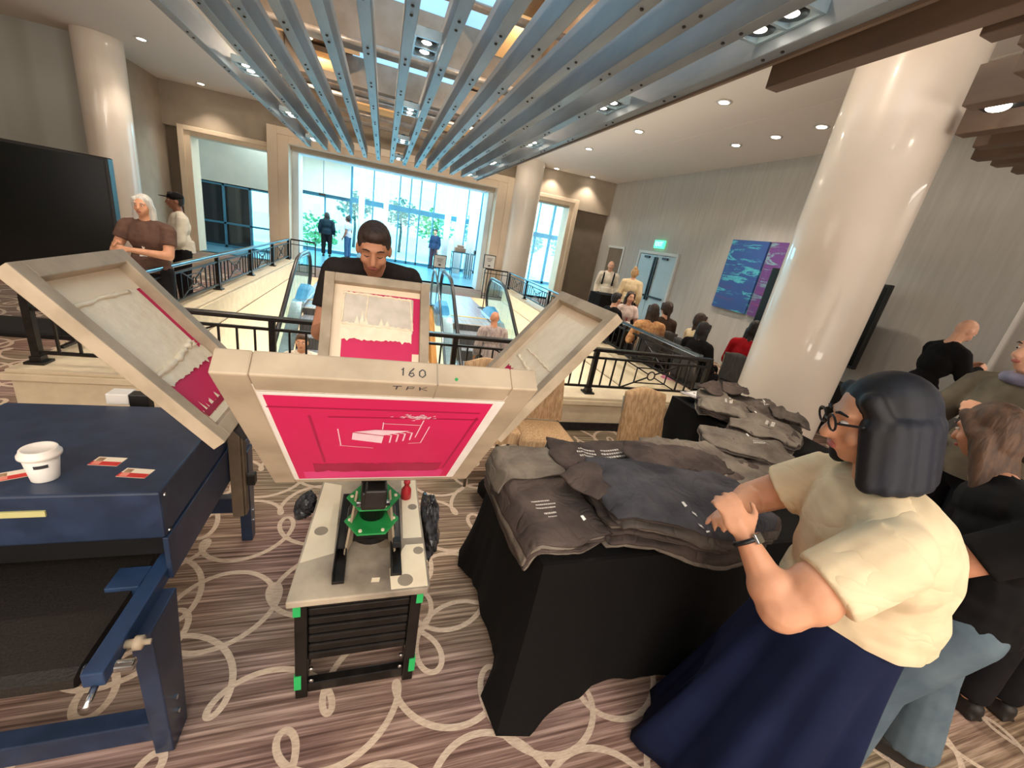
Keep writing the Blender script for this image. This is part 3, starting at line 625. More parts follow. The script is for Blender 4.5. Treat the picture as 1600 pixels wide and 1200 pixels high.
for x in (x0, x1-.045):
    for y in (y0, y1-.045): b.bx(x, x+.045, y, y+.045, 0, .535)
for z in (.025, .49):
    for y in (y0, y1-.045): b.bx(x0+.045, x1-.045, y+.004, y+.04, z, z+.05)
    for x in (x0+.004, x1-.04): b.bx(x, x+.036, y0+.045, y1-.045, z, z+.05)
b.build('frame', m_crate, t, bev=.004)
for i in range(6): MB().bx(x0+.045, x1-.045, y0+.012, y0+.034, .2+i*.048, .2+i*.048+.036).build('slat', m_crate, t, bev=.006)
MB().bx(x0+.05, x1-.05, y0+.05, y0+.056, .19, .49).build('dark_backing', m_bez, t)  # dark sheet added for the darkness seen between the slats
for x in (x0+.012, x1-.018): MB().bx(x, x+.006, y0+.06, y1-.06, .14, .49).build('side_panel', m_bez, t)
b = MB(); b.prism([(-.256, 1.215, .54), (.245, 1.215, .54), (.256, 1.235, .54), (.25, 1.96, .54), (-.222, 1.97, .54), (-.226, 1.93, .54)], (0, 0, .03)); b.build('plywood_top', ply(), t, bev=.005)
for x in (x0-.003, x1-.022):
    for z in (.46, .06): MB().bx(x, x+.026, y0-.004, y0+.02, z, z+.075).build('corner_tape', m_tape, t)
for x in (x0+.055, x1-.066):
    for z in (.105, .17): MB().lathe((x+.005, y0+.002, z), [(.009, 0), (.009, .008), (.004, .011)], 10, (0, -1, 0)).build('bolt', m_steel, t)
# printed patches on the plywood
m_cream = mat('cream_paint_patch', (240, 226, 198), .6, rgb2=(232, 216, 186), scale=(8, 8, 8)); m_hole = mat('brown_disc', (150, 138, 122), .7, rgb2=(138, 126, 110), scale=(9, 9, 9))
b = MB(); z = .5712
b.quad((.105, 1.225, z), (.245, 1.225, z), (.246, 1.46, z), (.17, 1.46, z), (.1, 1.33, z)); b.quad((.16, 1.5, z), (.243, 1.5, z), (.243, 1.95, z), (.17, 1.95, z)); b.quad((-.24, 1.4, z), (-.12, 1.44, z), (-.13, 1.92, z), (-.215, 1.95, z)); b.quad((.03, 1.27, z), (.06, 1.268, z), (.064, 1.29, z), (.034, 1.292, z))
b.build('paint_patch', m_cream, t)
for x, y, r in ((.16, 1.265, .03), (.222, 1.42, .022), (-.185, 1.58, .028), (.215, 1.72, .022)): MB().lathe((x, y, .5716), [(r, 0), (r, .0006)], 20).build('stain_disc', m_hole, t)
PC = V((.022, 1.5, 0))
t = thing('screen_printing_press', (.022, 1.5, .57), 'rotary screen printing press with green hexagonal plates and four clamp arms on the plywood stand', 'press')
for x, ya in ((-.09, 1.275), (.125, 1.29)):
    b = MB(); b.bx(x-.022, x+.022, ya, 1.78, .571, .585); b.bx(x-.022, x-.016, ya, 1.78, .585, .62); b.bx(x+.016, x+.022, ya+.1, 1.78, .585, .62); b.bx(x-.016, x+.016, ya+.14, 1.78, .612, .62)
    b.build('foot_channel', m_crate, t, bev=.002)
MB().bx(.11, .142, 1.39, 1.43, .62, .65).build('channel_block', m_dark, t, bev=.003)
b = MB(); b.lathe((PC.x, PC.y+.06, .571), [(.085, 0), (.085, .03), (.05, .05), (.05, .5)], 24); b.build('column', m_crate, t)
for s in (-1, 1):
    b = MB(); b.prism([(PC.x+s*.05, 1.56, .6), (PC.x+s*.095, 1.6, .59), (PC.x+s*.095, 1.4, .59), (PC.x+s*.06, 1.47, .85)], (s*.008, .01, 0)); b.build('gusset', m_alu, t)
MB().bx(PC.x-.1, PC.x+.1, 1.48, 1.6, .585, .69).build('gear_housing', m_crate, t, bev=.01)
def hexp(cx, cy, z, r, name, th=.008):
    b = MB(); pts = [(cx+r*math.cos(PI/6+PI/3*k+PI/6), cy+r*.95*math.sin(PI/6+PI/3*k+PI/6), z) for k in range(6)]
    o = b.prism(pts, (0, 0, th)).build(name, m_green, t, bev=.002); 
    for k in range(6): MB().lathe((cx+r*.8*math.cos(PI/3*k+PI/3), cy+r*.76*math.sin(PI/3*k+PI/3), z+th), [(.007, 0), (.007, .005)], 8).build('bolt', m_cream, o)
hexp(PC.x, 1.455, .715, .108, 'hexagon_plate'); hexp(PC.x+.004, 1.495, .80, .108, 'hexagon_plate')
MB().lathe((PC.x, 1.49, .72), [(.05, 0), (.05, .3)], 20).build('spindle', m_crate, t, True)
MB().lathe((PC.x, 1.49, 1.0), [(.13, 0), (.14, .02), (.14, .07), (.1, .1)], 24).build('rotating_head', m_crate, t, True)
scr = {'front': (V((.022, 1.01, 1.262)), V((.028, .645, 1.69)), V((1, 0, 0)), .49), 'back': (V((.0, 1.975, 1.13)), V((-.004, 2.31, 1.60)), V((1, 0.03, 0)), .53),
       'left': (V((-.43, 1.55, 1.165)), V((-.85, 1.55, 1.65)), V((0, 1, 0)), .49), 'right': (V((.44, 1.58, 1.195)), V((.85, 1.605, 1.71)), V((0, 1, 0)), .54)}
for kx, (I, O, U, W) in scr.items():
    d = (V((I.x, I.y, 0))-V((PC.x, 1.49, 0))).normalized(); p = V((PC.x, 1.49, 1.05))+d*.12; U = U.normalized(); Vv = (O-I).normalized(); e = I-Vv*.03
    a = MB().bar(p, e-V((0, 0, .02)), .05, .035).build('head_arm', m_crate, t, bev=.003)
    b = MB(); b.bar(e-U*.13, e+U*.13, .05, .05, Vv); b.build('screen_clamp', m_dark, a, bev=.004)
    N = U.cross(Vv).normalized(); N = N if N.z > 0 else -N
    for s in (-.06, .06): MB().lathe(e+U*s+N*.02, [(.008, 0), (.008, .02), (.02, .022), (.022, .04), (.012, .048)], 14, N).build('clamp_knob', m_black, a, True)
    MB().bar(p+V((0, 0, .03)), e+V((0, 0, .01)), .02, .02).build('lift_spring', m_steel, a)
MB().bar((PC.x-.03, 1.02, 1.16), (PC.x+.03, 1.02, 1.16), .05, .06).build('micro_block', m_black, t, bev=.006)
MB().bx(PC.x-.045, PC.x+.045, 1.32, 1.4, .87, .95).build('front_pivot_block', m_black, t, bev=.008)
MB().tube([(PC.x-.06, 1.345, .885), (PC.x+.06, 1.345, .885)], .012, 10).build('pivot_pin', m_steel, t, True)
# screens held by the press
m_pink = mat('magenta_emulsion', (216, 28, 92), .5, rgb2=(206, 22, 84), scale=(5, 5, 5), detail=6); m_pinkd = mat('dark_magenta_emulsion', (160, 18, 62), .5, rgb2=(172, 22, 70), scale=(9, 9, 9))
m_pinkl = mat('light_magenta_emulsion', (232, 62, 132), .5, rgb2=(224, 52, 120), scale=(9, 9, 9)); m_mesh = mat('screen_mesh', (226, 214, 198), .6, rgb2=(214, 200, 184), scale=(200, 200, 200))
m_inkw = mat('thick_white_ink', (255, 240, 212), .4, rgb2=(248, 230, 200), scale=(24, 24, 24), bump=.5); m_tapew = mat('cream_tape', (250, 230, 200), .6, rgb2=(242, 220, 190), scale=(6, 6, 6)); m_wt = mat('white_glue_border', (242, 238, 232), .6, rgb2=(230, 224, 216), scale=(12, 12, 12)); m_greyink = mat('greyish_ink_film', (226, 214, 198), .5, rgb2=(208, 196, 180), scale=(14, 14, 14), detail=6)
m_grph = mat('pale_pink_graphic', (246, 214, 224), .6, rgb2=(240, 200, 214), scale=(30, 30, 30))
def screen(key, label, detail):
    I, O, U, W = scr[key]; U = U.normalized(); L = (O-I).length; Vv = (O-I).normalized(); N = U.cross(Vv).normalized(); sgn = 1 if N.z > 0 else -1; N = N*sgn
    t = thing('printing_screen', tuple(I), label, 'printing screen'); h = W/2; rw, th = .048, .042
    P = lambda u, v, w=0: I+U*u+Vv*v+N*w
    for nm, a in (('side_rail', (-h, -h+rw, 0, L)), ('side_rail', (h-rw, h, 0, L)), ('outer_rail', (-h+rw, h-rw, L-rw, L)), ('inner_rail', (-h+rw, h-rw, 0, rw))):
        MB().fr(I, U, Vv, N, a[0], a[1], a[2], a[3], -th, 0).build(nm, m_alu, t, bev=.003)
    a, b0, b1 = h-rw, rw, L-rw
    def rag(u0, u1, v0, v1, w, m, name, amp=0, edge='v', seed=1, n=30, par=None):     # patch whose v0/v1 edges are ragged
        q = random.Random(seed); b = MB(); top = [v1+(q.random()-.3)*amp*(2.2 if q.random() < .2 else 1) for _ in range(n+1)]; bot = [v0-(q.random()-.3)*amp*(2.2 if q.random() < .2 else 1) if edge == 'vv' else v0 for _ in range(n+1)]
        for i in range(n):
            ua, ub = u0+(u1-u0)*i/n, u0+(u1-u0)*(i+1)/n; b.quad(P(ua, bot[i], w), P(ub, bot[i+1], w), P(ub, top[i+1], w), P(ua, top[i], w))
        return b.build(name, m, par or t)
    def bead(pts, r, name, seed=0, m=None):
        q = random.Random(seed); pp = []; 
        for (ua, va), (ub, vb) in zip(pts, pts[1:]):
            for i in range(14): f = i/14; pp.append(P(ua+(ub-ua)*f, va+(vb-va)*f+(q.random()-.5)*.006, -.034))
        MB().tube(pp, [r*q.uniform(.6, 1.4) for _ in pp], 6).build(name, m or m_inkw, t, True)
    MB().quad(P(-a-.02, b0-.02, -th+.001), P(a+.02, b0-.02, -th+.001), P(a+.02, b1+.02, -th+.001), P(-a-.02, b1+.02, -th+.001)).build('mesh', m_mesh, t)
    if detail == 'front':
        w = -th-.0012
        MB().fr(I, U, Vv, N, -h+.050, h-.046, .03, L-.050, w, w+.0008).build('glue_border', m_wt, t)
        w -= .0006; MB().quad(*[P(u, v, w) for u, v in ((-h+.060, .04), (h-.066, .04), (h-.066, L-.058), (-h+.057, L-.058))]).build('emulsion', m_pink, t)
        w -= .0004
        rag(-h+.075, h-.085, .045, .098, w, m_pinkl, 'light_strip', .008, seed=5); rag(-h+.10, h-.10, .10, .16, w, m_pinkd, 'dark_band', .009, 'vv', seed=6); 
        e = MB(); 
        for p, q in (((-.10, L-.135), (.17, L-.13)), ((-.13, L-.13), (-.12, .17)), ((h-.09, .12), (h-.08, L-.12)), ((-.19, L-.10), (h-.08, L-.10))): e.ribbon([P(*p, w-.0003), P(*q, w-.0003)], .004, N)
        e.build('emulsion_edge_lines', m_pinkd, t)
        g = MB(); w -= .0008
        P0 = P
        P = lambda u, v, w=0: P0(u, v+.085 if v < .4 and w < -th-.001 else v, w)
        def gq(*p): g.quad(*[P(u, v, w) for u, v in p])
        gq((-.062, .235), (-.004, .215), (-.002, .255), (-.06, .272)); gq((-.058, .276), (-.004, .259), (.046, .285), (-.02, .288))
        for i in range(4):
            u = .004+i*.013; gq((u+.006, .217+i*.006), (u+.009, .218+i*.006), (u+.010, .262+i*.005), (u+.007, .262+i*.005)); gq((u-.002, .262+i*.005), (u+.009, .259+i*.005), (u+.009, .262+i*.005), (u-.002, .265+i*.005))
        for p, q in (((-.083, .2), (-.086, .29)), ((-.086, .2), (-.02, .185)), ((.075, .22), (.081, .31)), ((.05, .215), (.075, .22)), ((.06, .25), (.066, .34)), ((-.006, .29), (-.006, .325)), ((-.006, .32), (.064, .315))):
            g.ribbon([P(*p, w), P(*q, w)], .002, N)
        g.build('box_graphic', m_grph, t); c = MB(); q = random.Random(2)
        for _ in range(60): u, v = .05+q.gauss(0, .013), .352+q.gauss(0, .005); c.quad(P(u, v, w), P(u+.007, v+.001, w), P(u+.006, v+.004, w))
        c.build('faded_smudge', m_grph, t)
        P = P0; s = MB(); E = lambda u, w_: I+U*u+Vv*(L+.0006)+N*w_     # hand-written 160 on the outer end face
        def wr(ox, pts, sc=.0145): s.ribbon([E(ox+x*sc*.8, -.030+y*sc) for x, y in pts], .0022, Vv)
        wr(.012, [(0, .8), (.25, 1.1), (.2, .1)]); wr(.023, [(.75, 1.1), (.2, .6), (.05, .2), (.4, 0), (.75, .2), (.6, .5), (.15, .4)]); wr(.039, [(.5, 1.0), (.1, .7), (.1, .2), (.5, 0), (.9, .3), (.85, .8), (.5, 1.0)])
        s.build('handwritten_number', m_ink, t)
        s = MB(); D = lambda u, v: P(u, v, -th-.0003)
        for ox, pts in ((.0, [(0, .9), (1, 1)]), (.0, [(.5, 1), (.4, 0)]), (.022, [(0, 0), (.1, 1), (.8, .9), (.7, .5), (.1, .5)]), (.042, [(0, 1), (.1, 0)]), (.042, [(.8, 1), (.1, .5), (.9, .1)])): s.ribbon([D(ox+x*.014, L-.022+y*.012) for x, y in pts], .0022, N)
        s.build('handwritten_letters', m_ink, t)
        MB().fr(I, U, Vv, N, .068, .07, L-rw, L+.0008, -th, .0006).build('rail_seam', m_hole, t)
        MB().lathe(P(.1, L+.0004, -.03), [(.003, 0), (.003, .001)], 8, Vv).build('green_speck', m_green, t)
    else:
        w = -th+.003
        MB().quad(*[P(u, v, w) for u, v in ((-a, b0), (a, b0), (a, b1), (-a, b1))]).build('emulsion', m_pink, t)
        if detail == 'left':
            rag(-a, a, L*.80, b1, w+.002, m_tapew, 'tape_band', .0); MB().quad(*[P(u, v, w+.003) for u, v in ((-a, b0), (-a+.05, b0), (-a+.04, b1), (-a, b1))]).build('side_tape', m_tapew, t)
            rag(-a+.035, a-.03, L*.33, L*.80, w+.004, m_inkw, 'ink_slab', .006, 'vv', 11); rag(-a+.02, a-.005, L*.33, L*.40, w+.006, m_inkw, 'ink_wave', .012, 'vv', 12)
            bead([(-a+.03, L*.40), (0, L*.41), (a-.05, L*.45), (a-.05, L*.42)], .010, 'ink_bead', 3); bead([(-a+.03, L*.8), (a-.06, L*.8)], .006, 'ink_bead', 4)
            rag(-a+.06, a, b0, L*.13, w+.003, m_inkw, 'ink_drips', .05, seed=13, n=46); e = MB()
            for u0, u1, v0, v1 in ((-a+.06, a-.1, .075, .095),): e.quad(P(u0, v0, w+.006), P(u1, v0, w+.006), P(u1, v1, w+.006), P(u0, v1, w+.006))
            e.build('magenta_bar', m_pinkd, t)
        elif detail == 'back':
            rag(-a, a, L*.86, b1, w+.002, m_tapew, 'tape_band'); rag(-a, -a+.05, b0, b1, w+.003, m_tapew, 'side_tape'); rag(a-.035, a, b0, L*.3, w+.003, m_tapew, 'side_tape')
            rag(-a+.045, a-.035, L*.50, L*.84, w+.004, m_greyink, 'ink_film', .005, 'vv', 21); rag(-a+.04, a-.04, L*.41, L*.54, w+.006, m_inkw, 'ink_wave', .012, 'vv', 22)
            bead([(-a+.045, L*.55), (0, L*.54), (a-.03, L*.53)], .007, 'ink_bead', 7); bead([(-a+.045, L*.845), (0, L*.84), (a-.05, L*.83), (a-.035, L*.5)], .006, 'ink_bead', 8); bead([(-a+.05, L*.83), (-a+.045, L*.55)], .005, 'ink_bead', 10); bead([(-.05, L*.83), (-.06, L*.58)], .004, 'ink_bead', 14)
            c = MB()
            for u, hh in ((-.1, .05), (-.075, .075), (-.055, .035), (.02, .04), (.05, .03)): c.quad(P(u-.012, L*.55, w+.007), P(u+.012, L*.55, w+.007), P(u, L*.55+hh, w+.007))
            c.build('ink_peaks', m_inkw, t)
        else:
            rag(-a, a, L*.84, b1, w+.002, m_tapew, 'tape_band'); rag(-a, -a+.045, b0, b1, w+.003, m_tapew, 'side_tape'); rag(a-.045, a, b0, b1, w+.003, m_tapew, 'side_tape')
            rag(-a+.045, a-.045, L*.40, L*.86, w+.004, m_inkw, 'ink_slab', .004, 'vv', 31); rag(-a+.03, a-.03, L*.34, L*.42, w+.006, m_inkw, 'ink_wave', .012, 'vv', 32); bead([(-a+.05, L*.38), (0, L*.41), (a-.05, L*.43)], .008, 'ink_bead', 9); bead([(-a+.05, L*.50), (a-.05, L*.51)], .004, 'ink_bead', 15)
    return t
screen('front', 'nearest printing screen, magenta underside facing the camera, 160 written on its edge', 'front')
screen('left', 'printing screen tilted up at the left above the navy dryer, thick cream ink inside', 'left')
screen('right', 'printing screen tilted up at the right, cream ink inside, in front of the iron railing', 'right')
screen('back', 'upright printing screen in front of the man in black, ink film over magenta', 'back')
# odds and ends on the stand
m_foil = mat('shiny_black_bag', (34, 34, 36), .18, rgb2=(70, 70, 74), scale=(30, 30, 30), bump=.6)
def crumple(c, r, seed, name, label, m, n=26):
    q = random.Random(seed); b = MB().ell(c, r, n=n, m=n-6); C = V(c)
    for i, p in enumerate(b.v): b.v[i] = C+(p-C)*(1+.16*math.sin(p.x*60+seed)*math.sin(p.z*48+1)+q.uniform(-.09, .09))
    return tag(b.build(name, m), label, 'bag')
crumple((.3, 1.68, .5), (.045, .17, .13), 3, 'plastic_bag', 'shiny crumpled black plastic bag hanging at the right side of the press stand', m_foil)
crumple((-.29, 1.86, .5), (.05, .07, .06), 5, 'plastic_bag', 'small shiny crumpled bag at the back left of the press stand', m_foil)
m_red = mat('red_plastic', (196, 48, 56), .4, rgb2=(180, 40, 48), scale=(9, 9, 9))
tag(MB().lathe((.186, 1.8, .572), [(.026, 0), (.024, .05), (.012, .07), (.012, .085), (.016, .087), (.016, .1)], 16).build('red_bottle', m_red, smooth=True), 'small red bottle standing on the plywood at the back right of the press', 'bottle')
# ------------------------------------------------------------------ navy conveyor dryer
t = thing('conveyor_dryer', (-1.0, 1.65, 0), 'large navy blue conveyor dryer at the left with a coffee cup on top', 'dryer')
b = MB(); b.bx(-1.40, -.635, 1.345, 1.99, .775, .957); b.build('hood', m_navy, t, bev=.008)
b = MB(); b.bx(-.645, -.628, 1.345, 2.02, .60, .775); b.bx(-1.40, -1.385, 1.345, 2.02, .6, .775); b.bx(-1.385, -.645, 1.99, 2.0, .72, .775); b.build('side_panel', m_navy, t, bev=.003)
MB().bx(-1.38, -.65, 1.36, 1.98, .70, .774).build('heating_chamber', m_bez, t)
for z in (.94, .80): MB().lathe((-.628, 1.36, z), [(.007, 0), (.007, .004), (.003, .006)], 8, (1, 0, 0)).build('screw', m_steel, t)
for xx in (-.69, -1.40):
    b = MB(); b.bx(xx, xx+.05, .98, 2.62, .60, .65); b.build('conveyor_rail', m_navy2, t, bev=.004)
MB().bx(-.78, -.69, 1.27, 1.36, .615, .65).build('belt_guide', m_navy2, t, bev=.003); MB().bx(-.78, -.765, 1.27, 1.29, .60, .615).build('guide_plate', m_white, t)
m_belt = mat('dark_belt', (16, 13, 10), .6, rgb2=(32, 26, 20), scale=(160, 160, 160), bump=.3)
b = MB(); pr = [(1.0, .585), (.985, .60), (.99, .625), (1.02, .636), (2.56, .636), (2.6, .62), (2.58, .59), (2.5, .575), (1.04, .575)]
b.prism([(-1.34, y, z) for y, z in pr], (.63, 0, 0)); b.build('conveyor_belt', m_belt, t)
MB().tube([(-1.42, 1.03, .605), (-.60, 1.03, .605)], .016, 12).build('end_roller', m_steel, t, True)
q = MB(); q.lathe((-.64, 1.08, .625), [(.012, 0), (.012, .02), (.02, .022), (.02, .04), (.008, .042), (.008, .06)], 14, (1, 0, 0)); q.build('tension_knob', m_alu, t, True)
MB().tube([(-.665, .985, .60), (-.66, .93, .59)], .009, 8).build('tension_bolt', m_steel, t, True)
for x, y in ((-.632, 1.2), (-1.37, 1.2), (-.655, 2.24), (-.95, 2.34)):
    b = MB(); wv = .055 if y < 2 else .03
    b.hexa([(x-.028, y-wv, 0), (x+.028, y-wv, 0), (x+.028, y+wv, 0), (x-.028, y+wv, 0), (x-.028, y-wv*1.3, .6), (x+.028, y-wv*1.3, .6), (x+.028, y+wv*1.9, .6), (x-.028, y+wv*1.9, .6)]); lg = b.build('leg', m_navy, t, bev=.004)
    for z in (.13, .2): MB().lathe((x+.028, y, z), [(.008, 0), (.008, .006)], 8, (1, 0, 0)).build('bolt', m_steel, lg)
MB().bx(-1.36, -.655, 1.155, 1.215, .06, .15).build('cross_bar', m_navy, t, bev=.004); MB().bx(-.93, -.67, 2.25, 2.3, .17, .27).build('cross_bar', m_navy, t, bev=.004)
MB().bar((-.66, 2.25, .60), (-.86, 2.1, .36), .05, .03).build('brace', m_navy2, t)
m_chan = mat('brown_channel', (92, 78, 64), .5, rgb2=(120, 104, 84), scale=(6, 6, 6))
b = MB(); b.bx(-.625, -.575, 1.92, 1.985, .40, .98); b.bx(-.575, -.565, 1.93, 1.975, .40, .9); b.build('control_channel', m_chan, t, bev=.006)
MB().bx(-.565, -.53, 1.95, 1.99, .56, .62).build('cable_clip', m_black, t, bev=.004)
MB().bx(-1.1, -1.02, 2.03, 2.1, .94, .99).build('hinge_bracket', m_white, t, bev=.004); MB().bx(-1.02, -.95, 2.03, 2.08, .72, .99).build('motor_box', m_black, t, bev=.004); 
MB().bx(-1.15, -.93, 2.0, 2.1, .70, .73).build('motor_shelf', m_navy, t)
MB().bx(-1.12, -.92, 1.339, 1.3455, .885, .905).build('maker_plate', mat('pale_yellow_plate', (206, 200, 140), .5, rgb2=(196, 190, 128), scale=(9, 9, 9)), t)
# cup and cards on the dryer
HZ = .9572
t = thing('coffee_cup', (-.965, 1.44, HZ), 'white paper coffee cup with lid on the navy dryer', 'cup')
MB().lathe((-.965, 1.44, HZ), [(.031, 0), (.032, .003), (.043, .088)], 32).build('cup_body', m_white, t, True)
MB().lathe((-.965, 1.44, HZ+.086), [(.044, -.004), (.049, -.002), (.049, .006), (.0455, .009), (.042, .021), (.0405, .023), (.036, .0228), (.034, .020), (.0005, .020)], 32).build('lid', mat('lid_plastic', (246, 236, 226), .35, rgb2=(240, 230, 220), scale=(5, 5, 5)), t, True)
b = MB()
for i in range(6):
    a0 = -1.5+.13*i; f = lambda a, z: V((-.965+(.0325+z*.125+.0006)*math.cos(a), 1.44+(.0325+z*.125+.0006)*math.sin(a), HZ+z)); b.quad(f(a0, .054), f(a0+.13, .054), f(a0+.13, .066), f(a0, .066))
b.build('printed_label', m_ink, t)
m_card = mat('cream_card', (244, 230, 206), .6, rgb2=(236, 220, 196), scale=(20, 20, 20)); m_cred = mat('red_print', (214, 58, 52), .6, rgb2=(204, 50, 46), scale=(20, 20, 20)); m_tan = mat('tan_print', (178, 146, 110), .7, rgb2=(150, 110, 80), scale=(120, 120, 120))
for x, y, r, lb in ((-.855, 1.535, -.12, 'red and cream printed card beside the coffee cup, farther of two on the dryer'), (-.745, 1.46, -.16, 'red and cream printed card near the dryer edge, closer of two'), (-1.05, 1.46, .5, 'cream card corner sticking out behind the coffee cup')):
    T = M.Translation((x, y, HZ)) @ M.Rotation(r, 4, 'Z'); o = tag(MB().bx(-.042, .042, -.026, .026, 0, .0012).xf(T).build('printed_card', m_card, loc=(x, y, HZ)), lb, 'card')
    MB().bx(-.042, .042, -.026, -.002, .0012, .0016).xf(T).build('red_block', m_cred, o); MB().bx(-.036, -.016, .0, .02, .0012, .0017).xf(T).build('picture_block', m_tan, o)
    MB().bx(-.036, -.014, -.022, -.004, .0016, .002).xf(T).build('pale_block', mat('pale_red', (238, 150, 130), .6, rgb2=(230, 140, 120), scale=(9, 9, 9)), o)
# ------------------------------------------------------------------ tables under black cloths
def table_cloth(x0, x1, y0, y1, zt, label, hem=.03, seed=1, flare=.10):
    q = random.Random(seed); rim = []; n = 26; r = .02
    def seg(a, b, k):
        for i in range(k): rim.append((V(a).lerp(V(b), i/k), i/k))
    seg((x0, y0, 0), (x1, y0, 0), 70); seg((x1, y0, 0), (x1, y1, 0), 36); seg((x1, y1, 0), (x0, y1, 0), 70); seg((x0, y1, 0), (x0, y0, 0), 36)
    C = V(((x0+x1)/2, (y0+y1)/2, 0)); b = MB(); N = len(rim); rings = 12; vs = []
    nm = []
    for i in range(N):
        a, c = rim[i-1][0], rim[(i+1) % N][0]; d = (c-a).normalized(); nm.append(V((d.y, -d.x, 0)))
    for j in range(rings+1):
        f = j/rings
        for i, (p, u) in enumerate(rim):
            cr = max(0, 1-min(u, 1-u)*5)          # near a corner
            wv = math.sin(i*.62+seed)*.5+math.sin(i*.23+seed*2)*.7+math.sin(i*1.3)*.15
            out = f*(.02+.016*wv)+f*f*(flare*cr+.03)
            hz = hem*(1-cr)+.012*(1+math.sin(i*.4))+.03*(1-cr)*abs(math.sin(i*.17+1))
            vs.append(p+nm[i]*(out+.004)+V((0, 0, zt*(1-f)+hz*f if j else zt)))
    fs = [(j*N+i, j*N+(i+1) % N, (j+1)*N+(i+1) % N, (j+1)*N+i) for j in range(rings) for i in range(N)]
    vs += [p*.97+C*.03+V((0, 0, zt+.004)) for p, u in rim]; o = (rings+1)*N
    fs += [(i, o+i, o+(i+1) % N, (i+1) % N) for i in range(N)]+[tuple(o+i for i in range(N))]
    b.add(vs, [tuple(reversed(f)) for f in fs]); me = b.build('tablecloth', m_cloth, smooth=True); d = me.modifiers.new('e', 'EDGE_SPLIT'); d.split_angle = .9
    return tag(me, label, 'tablecloth')
T1 = (.655, 2.52, 1.09, 1.87); TT = .76
table_cloth(*T1, TT, 'black cloth to the floor over the nearest table of t-shirts, beside the press', seed=1)
table_cloth(2.74, 3.5, 1.93, 3.0, TT, 'black cloth over the second table of t-shirts, in front of the big column', seed=4, flare=.03)
# ------------------------------------------------------------------ t-shirts
tone = [mat('charcoal_cotton_%d' % i, a, .92, rgb2=c, scale=(5, 5, 5), detail=4, spec=.12) for i, (a, c) in enumerate((((104, 95, 88), (72, 65, 61)), ((92, 80, 75), (64, 56, 53)), ((136, 126, 114), (98, 89, 81)), ((84, 83, 88), (56, 55, 60))))]
for x_ in tone: creased(x_, 6.5, .55, .05)
m_prn = mat('white_print', (222, 216, 206), .8, rgb2=(204, 198, 190), scale=(60, 60, 60)); m_stk = mat('white_size_sticker', (246, 244, 240), .5, rgb2=(238, 236, 232), scale=(20, 20, 20))
def shirt(cx, cy, a, b_, yaw, z0, seed, mt, wave=.006, dome=.0, drape=None, label='', group=None, th=.008, n=30, tuck=None, wfn=None):
    q = random.Random(seed); ph = [q.uniform(0, 6.28) for _ in range(8)]; ca, sa = math.cos(yaw), math.sin(yaw)
    def S(u, v):          # u, v in -1..1
        k = 1-.10*abs(u*v)**1.5; x = u*a*k*(1+.022*math.sin(v*5+ph[0])+.006*math.sin(v*12+ph[1])); y = v*b_*k*(1+.026*math.sin(u*4.5+ph[2])+.006*math.sin(u*11+ph[3]))
        X, Y = cx+x*ca-y*sa, cy+x*sa+y*ca
        r2 = max(abs(u), abs(v)); z = z0+dome*(1-u*u)*(1-v*v)-(.006 if dome else 0)*r2**6
        z += wave*(math.sin(X*21+Y*9+ph[4])*.5+math.sin(Y*27-X*13+ph[5])*.4+math.sin(X*39+Y*26+ph[6])*.12)
        z += wave*.9*(1-abs(math.sin(X*13*math.cos(ph[0])+Y*13*math.sin(ph[0])+ph[3]+.4*math.sin(X*20))))**5+wave*.7*(1-abs(math.sin(X*19*math.cos(ph[2])+Y*19*math.sin(ph[2])+ph[1]+.6*math.sin(Y*17))))**6
        if wfn: z += wfn(X, Y)
        if drape:
            xe, ye = drape
            if ye is not None and Y < ye: s = ye-Y; z -= s*.93+.2*s*s; Y = ye-.03*(1-math.exp(-s*30))-.12*s
            if xe is not None and X < xe: s = xe-X; z -= s*.9; X = xe-.03*(1-math.exp(-s*30))-.18*s
        return V((X, Y, z))
    m = MB().grid(lambda u, v: S(2*u-1, 2*v-1), n, n); o = m.build('t_shirt', mt, smooth=True, solid=th); tag(o, label, 't-shirt', group); return o, S
def marks(S, o, rows, name='chest_print', m=None, lift=.0075, seed=3):
    q = random.Random(seed); b = MB()
    for u0, u1, v, hh in rows:     # rows of glyph-like blocks
        u = u0
        while u < u1:
            wv = q.uniform(.014, .034); 
            p = [S(u, v), S(min(u+wv, u1), v), S(min(u+wv, u1), v+hh), S(u, v+hh)]; b.quad(*[x+V((0, 0, lift)) for x in p]); u += wv+.01
    b.build(name, m or m_prn, o)
def stick(S, o, uv, s=.014):
    for u, v, r in uv:
        p = S(u, v)+V((0, -.004, .008)); e1 = V((math.cos(r), math.sin(r), 0)); e2 = V((-math.sin(r)*.8, math.cos(r)*.8, .35)).normalized()
        MB().quad(p-e1*s*.6, p+e1*s*.6, p+e1*s*.6+e2*s*1.3, p-e1*s*.4+e2*s*1.5).build('size_sticker', m_stk, o)
def pile(n, dz, cx, cy, a, b_, yaw, z0, lab_top, lab_in, seed, **kw):
    o = None
    for i in range(n):
        q = random.Random(seed+i); top = i == n-1
        o, S = shirt(cx+q.uniform(-.012, .012)*kw.get('jit', 1), cy+q.uniform(-.012, .012)*kw.get('jit', 1), a*q.uniform(.96, 1.02), b_*q.uniform(.96, 1.02), yaw+q.uniform(-.03, .03), z0+i*dz, seed*3 if kw.get('same') else seed*3+i//2, tone[(2, 1, 0, 1)[i % 4] if not top else kw.get('tt', 0)],
                     label=lab_top if top else lab_in, group=None if top else 'folded charcoal t-shirts: '+lab_in[-34:], **{k: v for k, v in kw.items() if k not in ('same', 'tt', 'jit')})
    return o, S
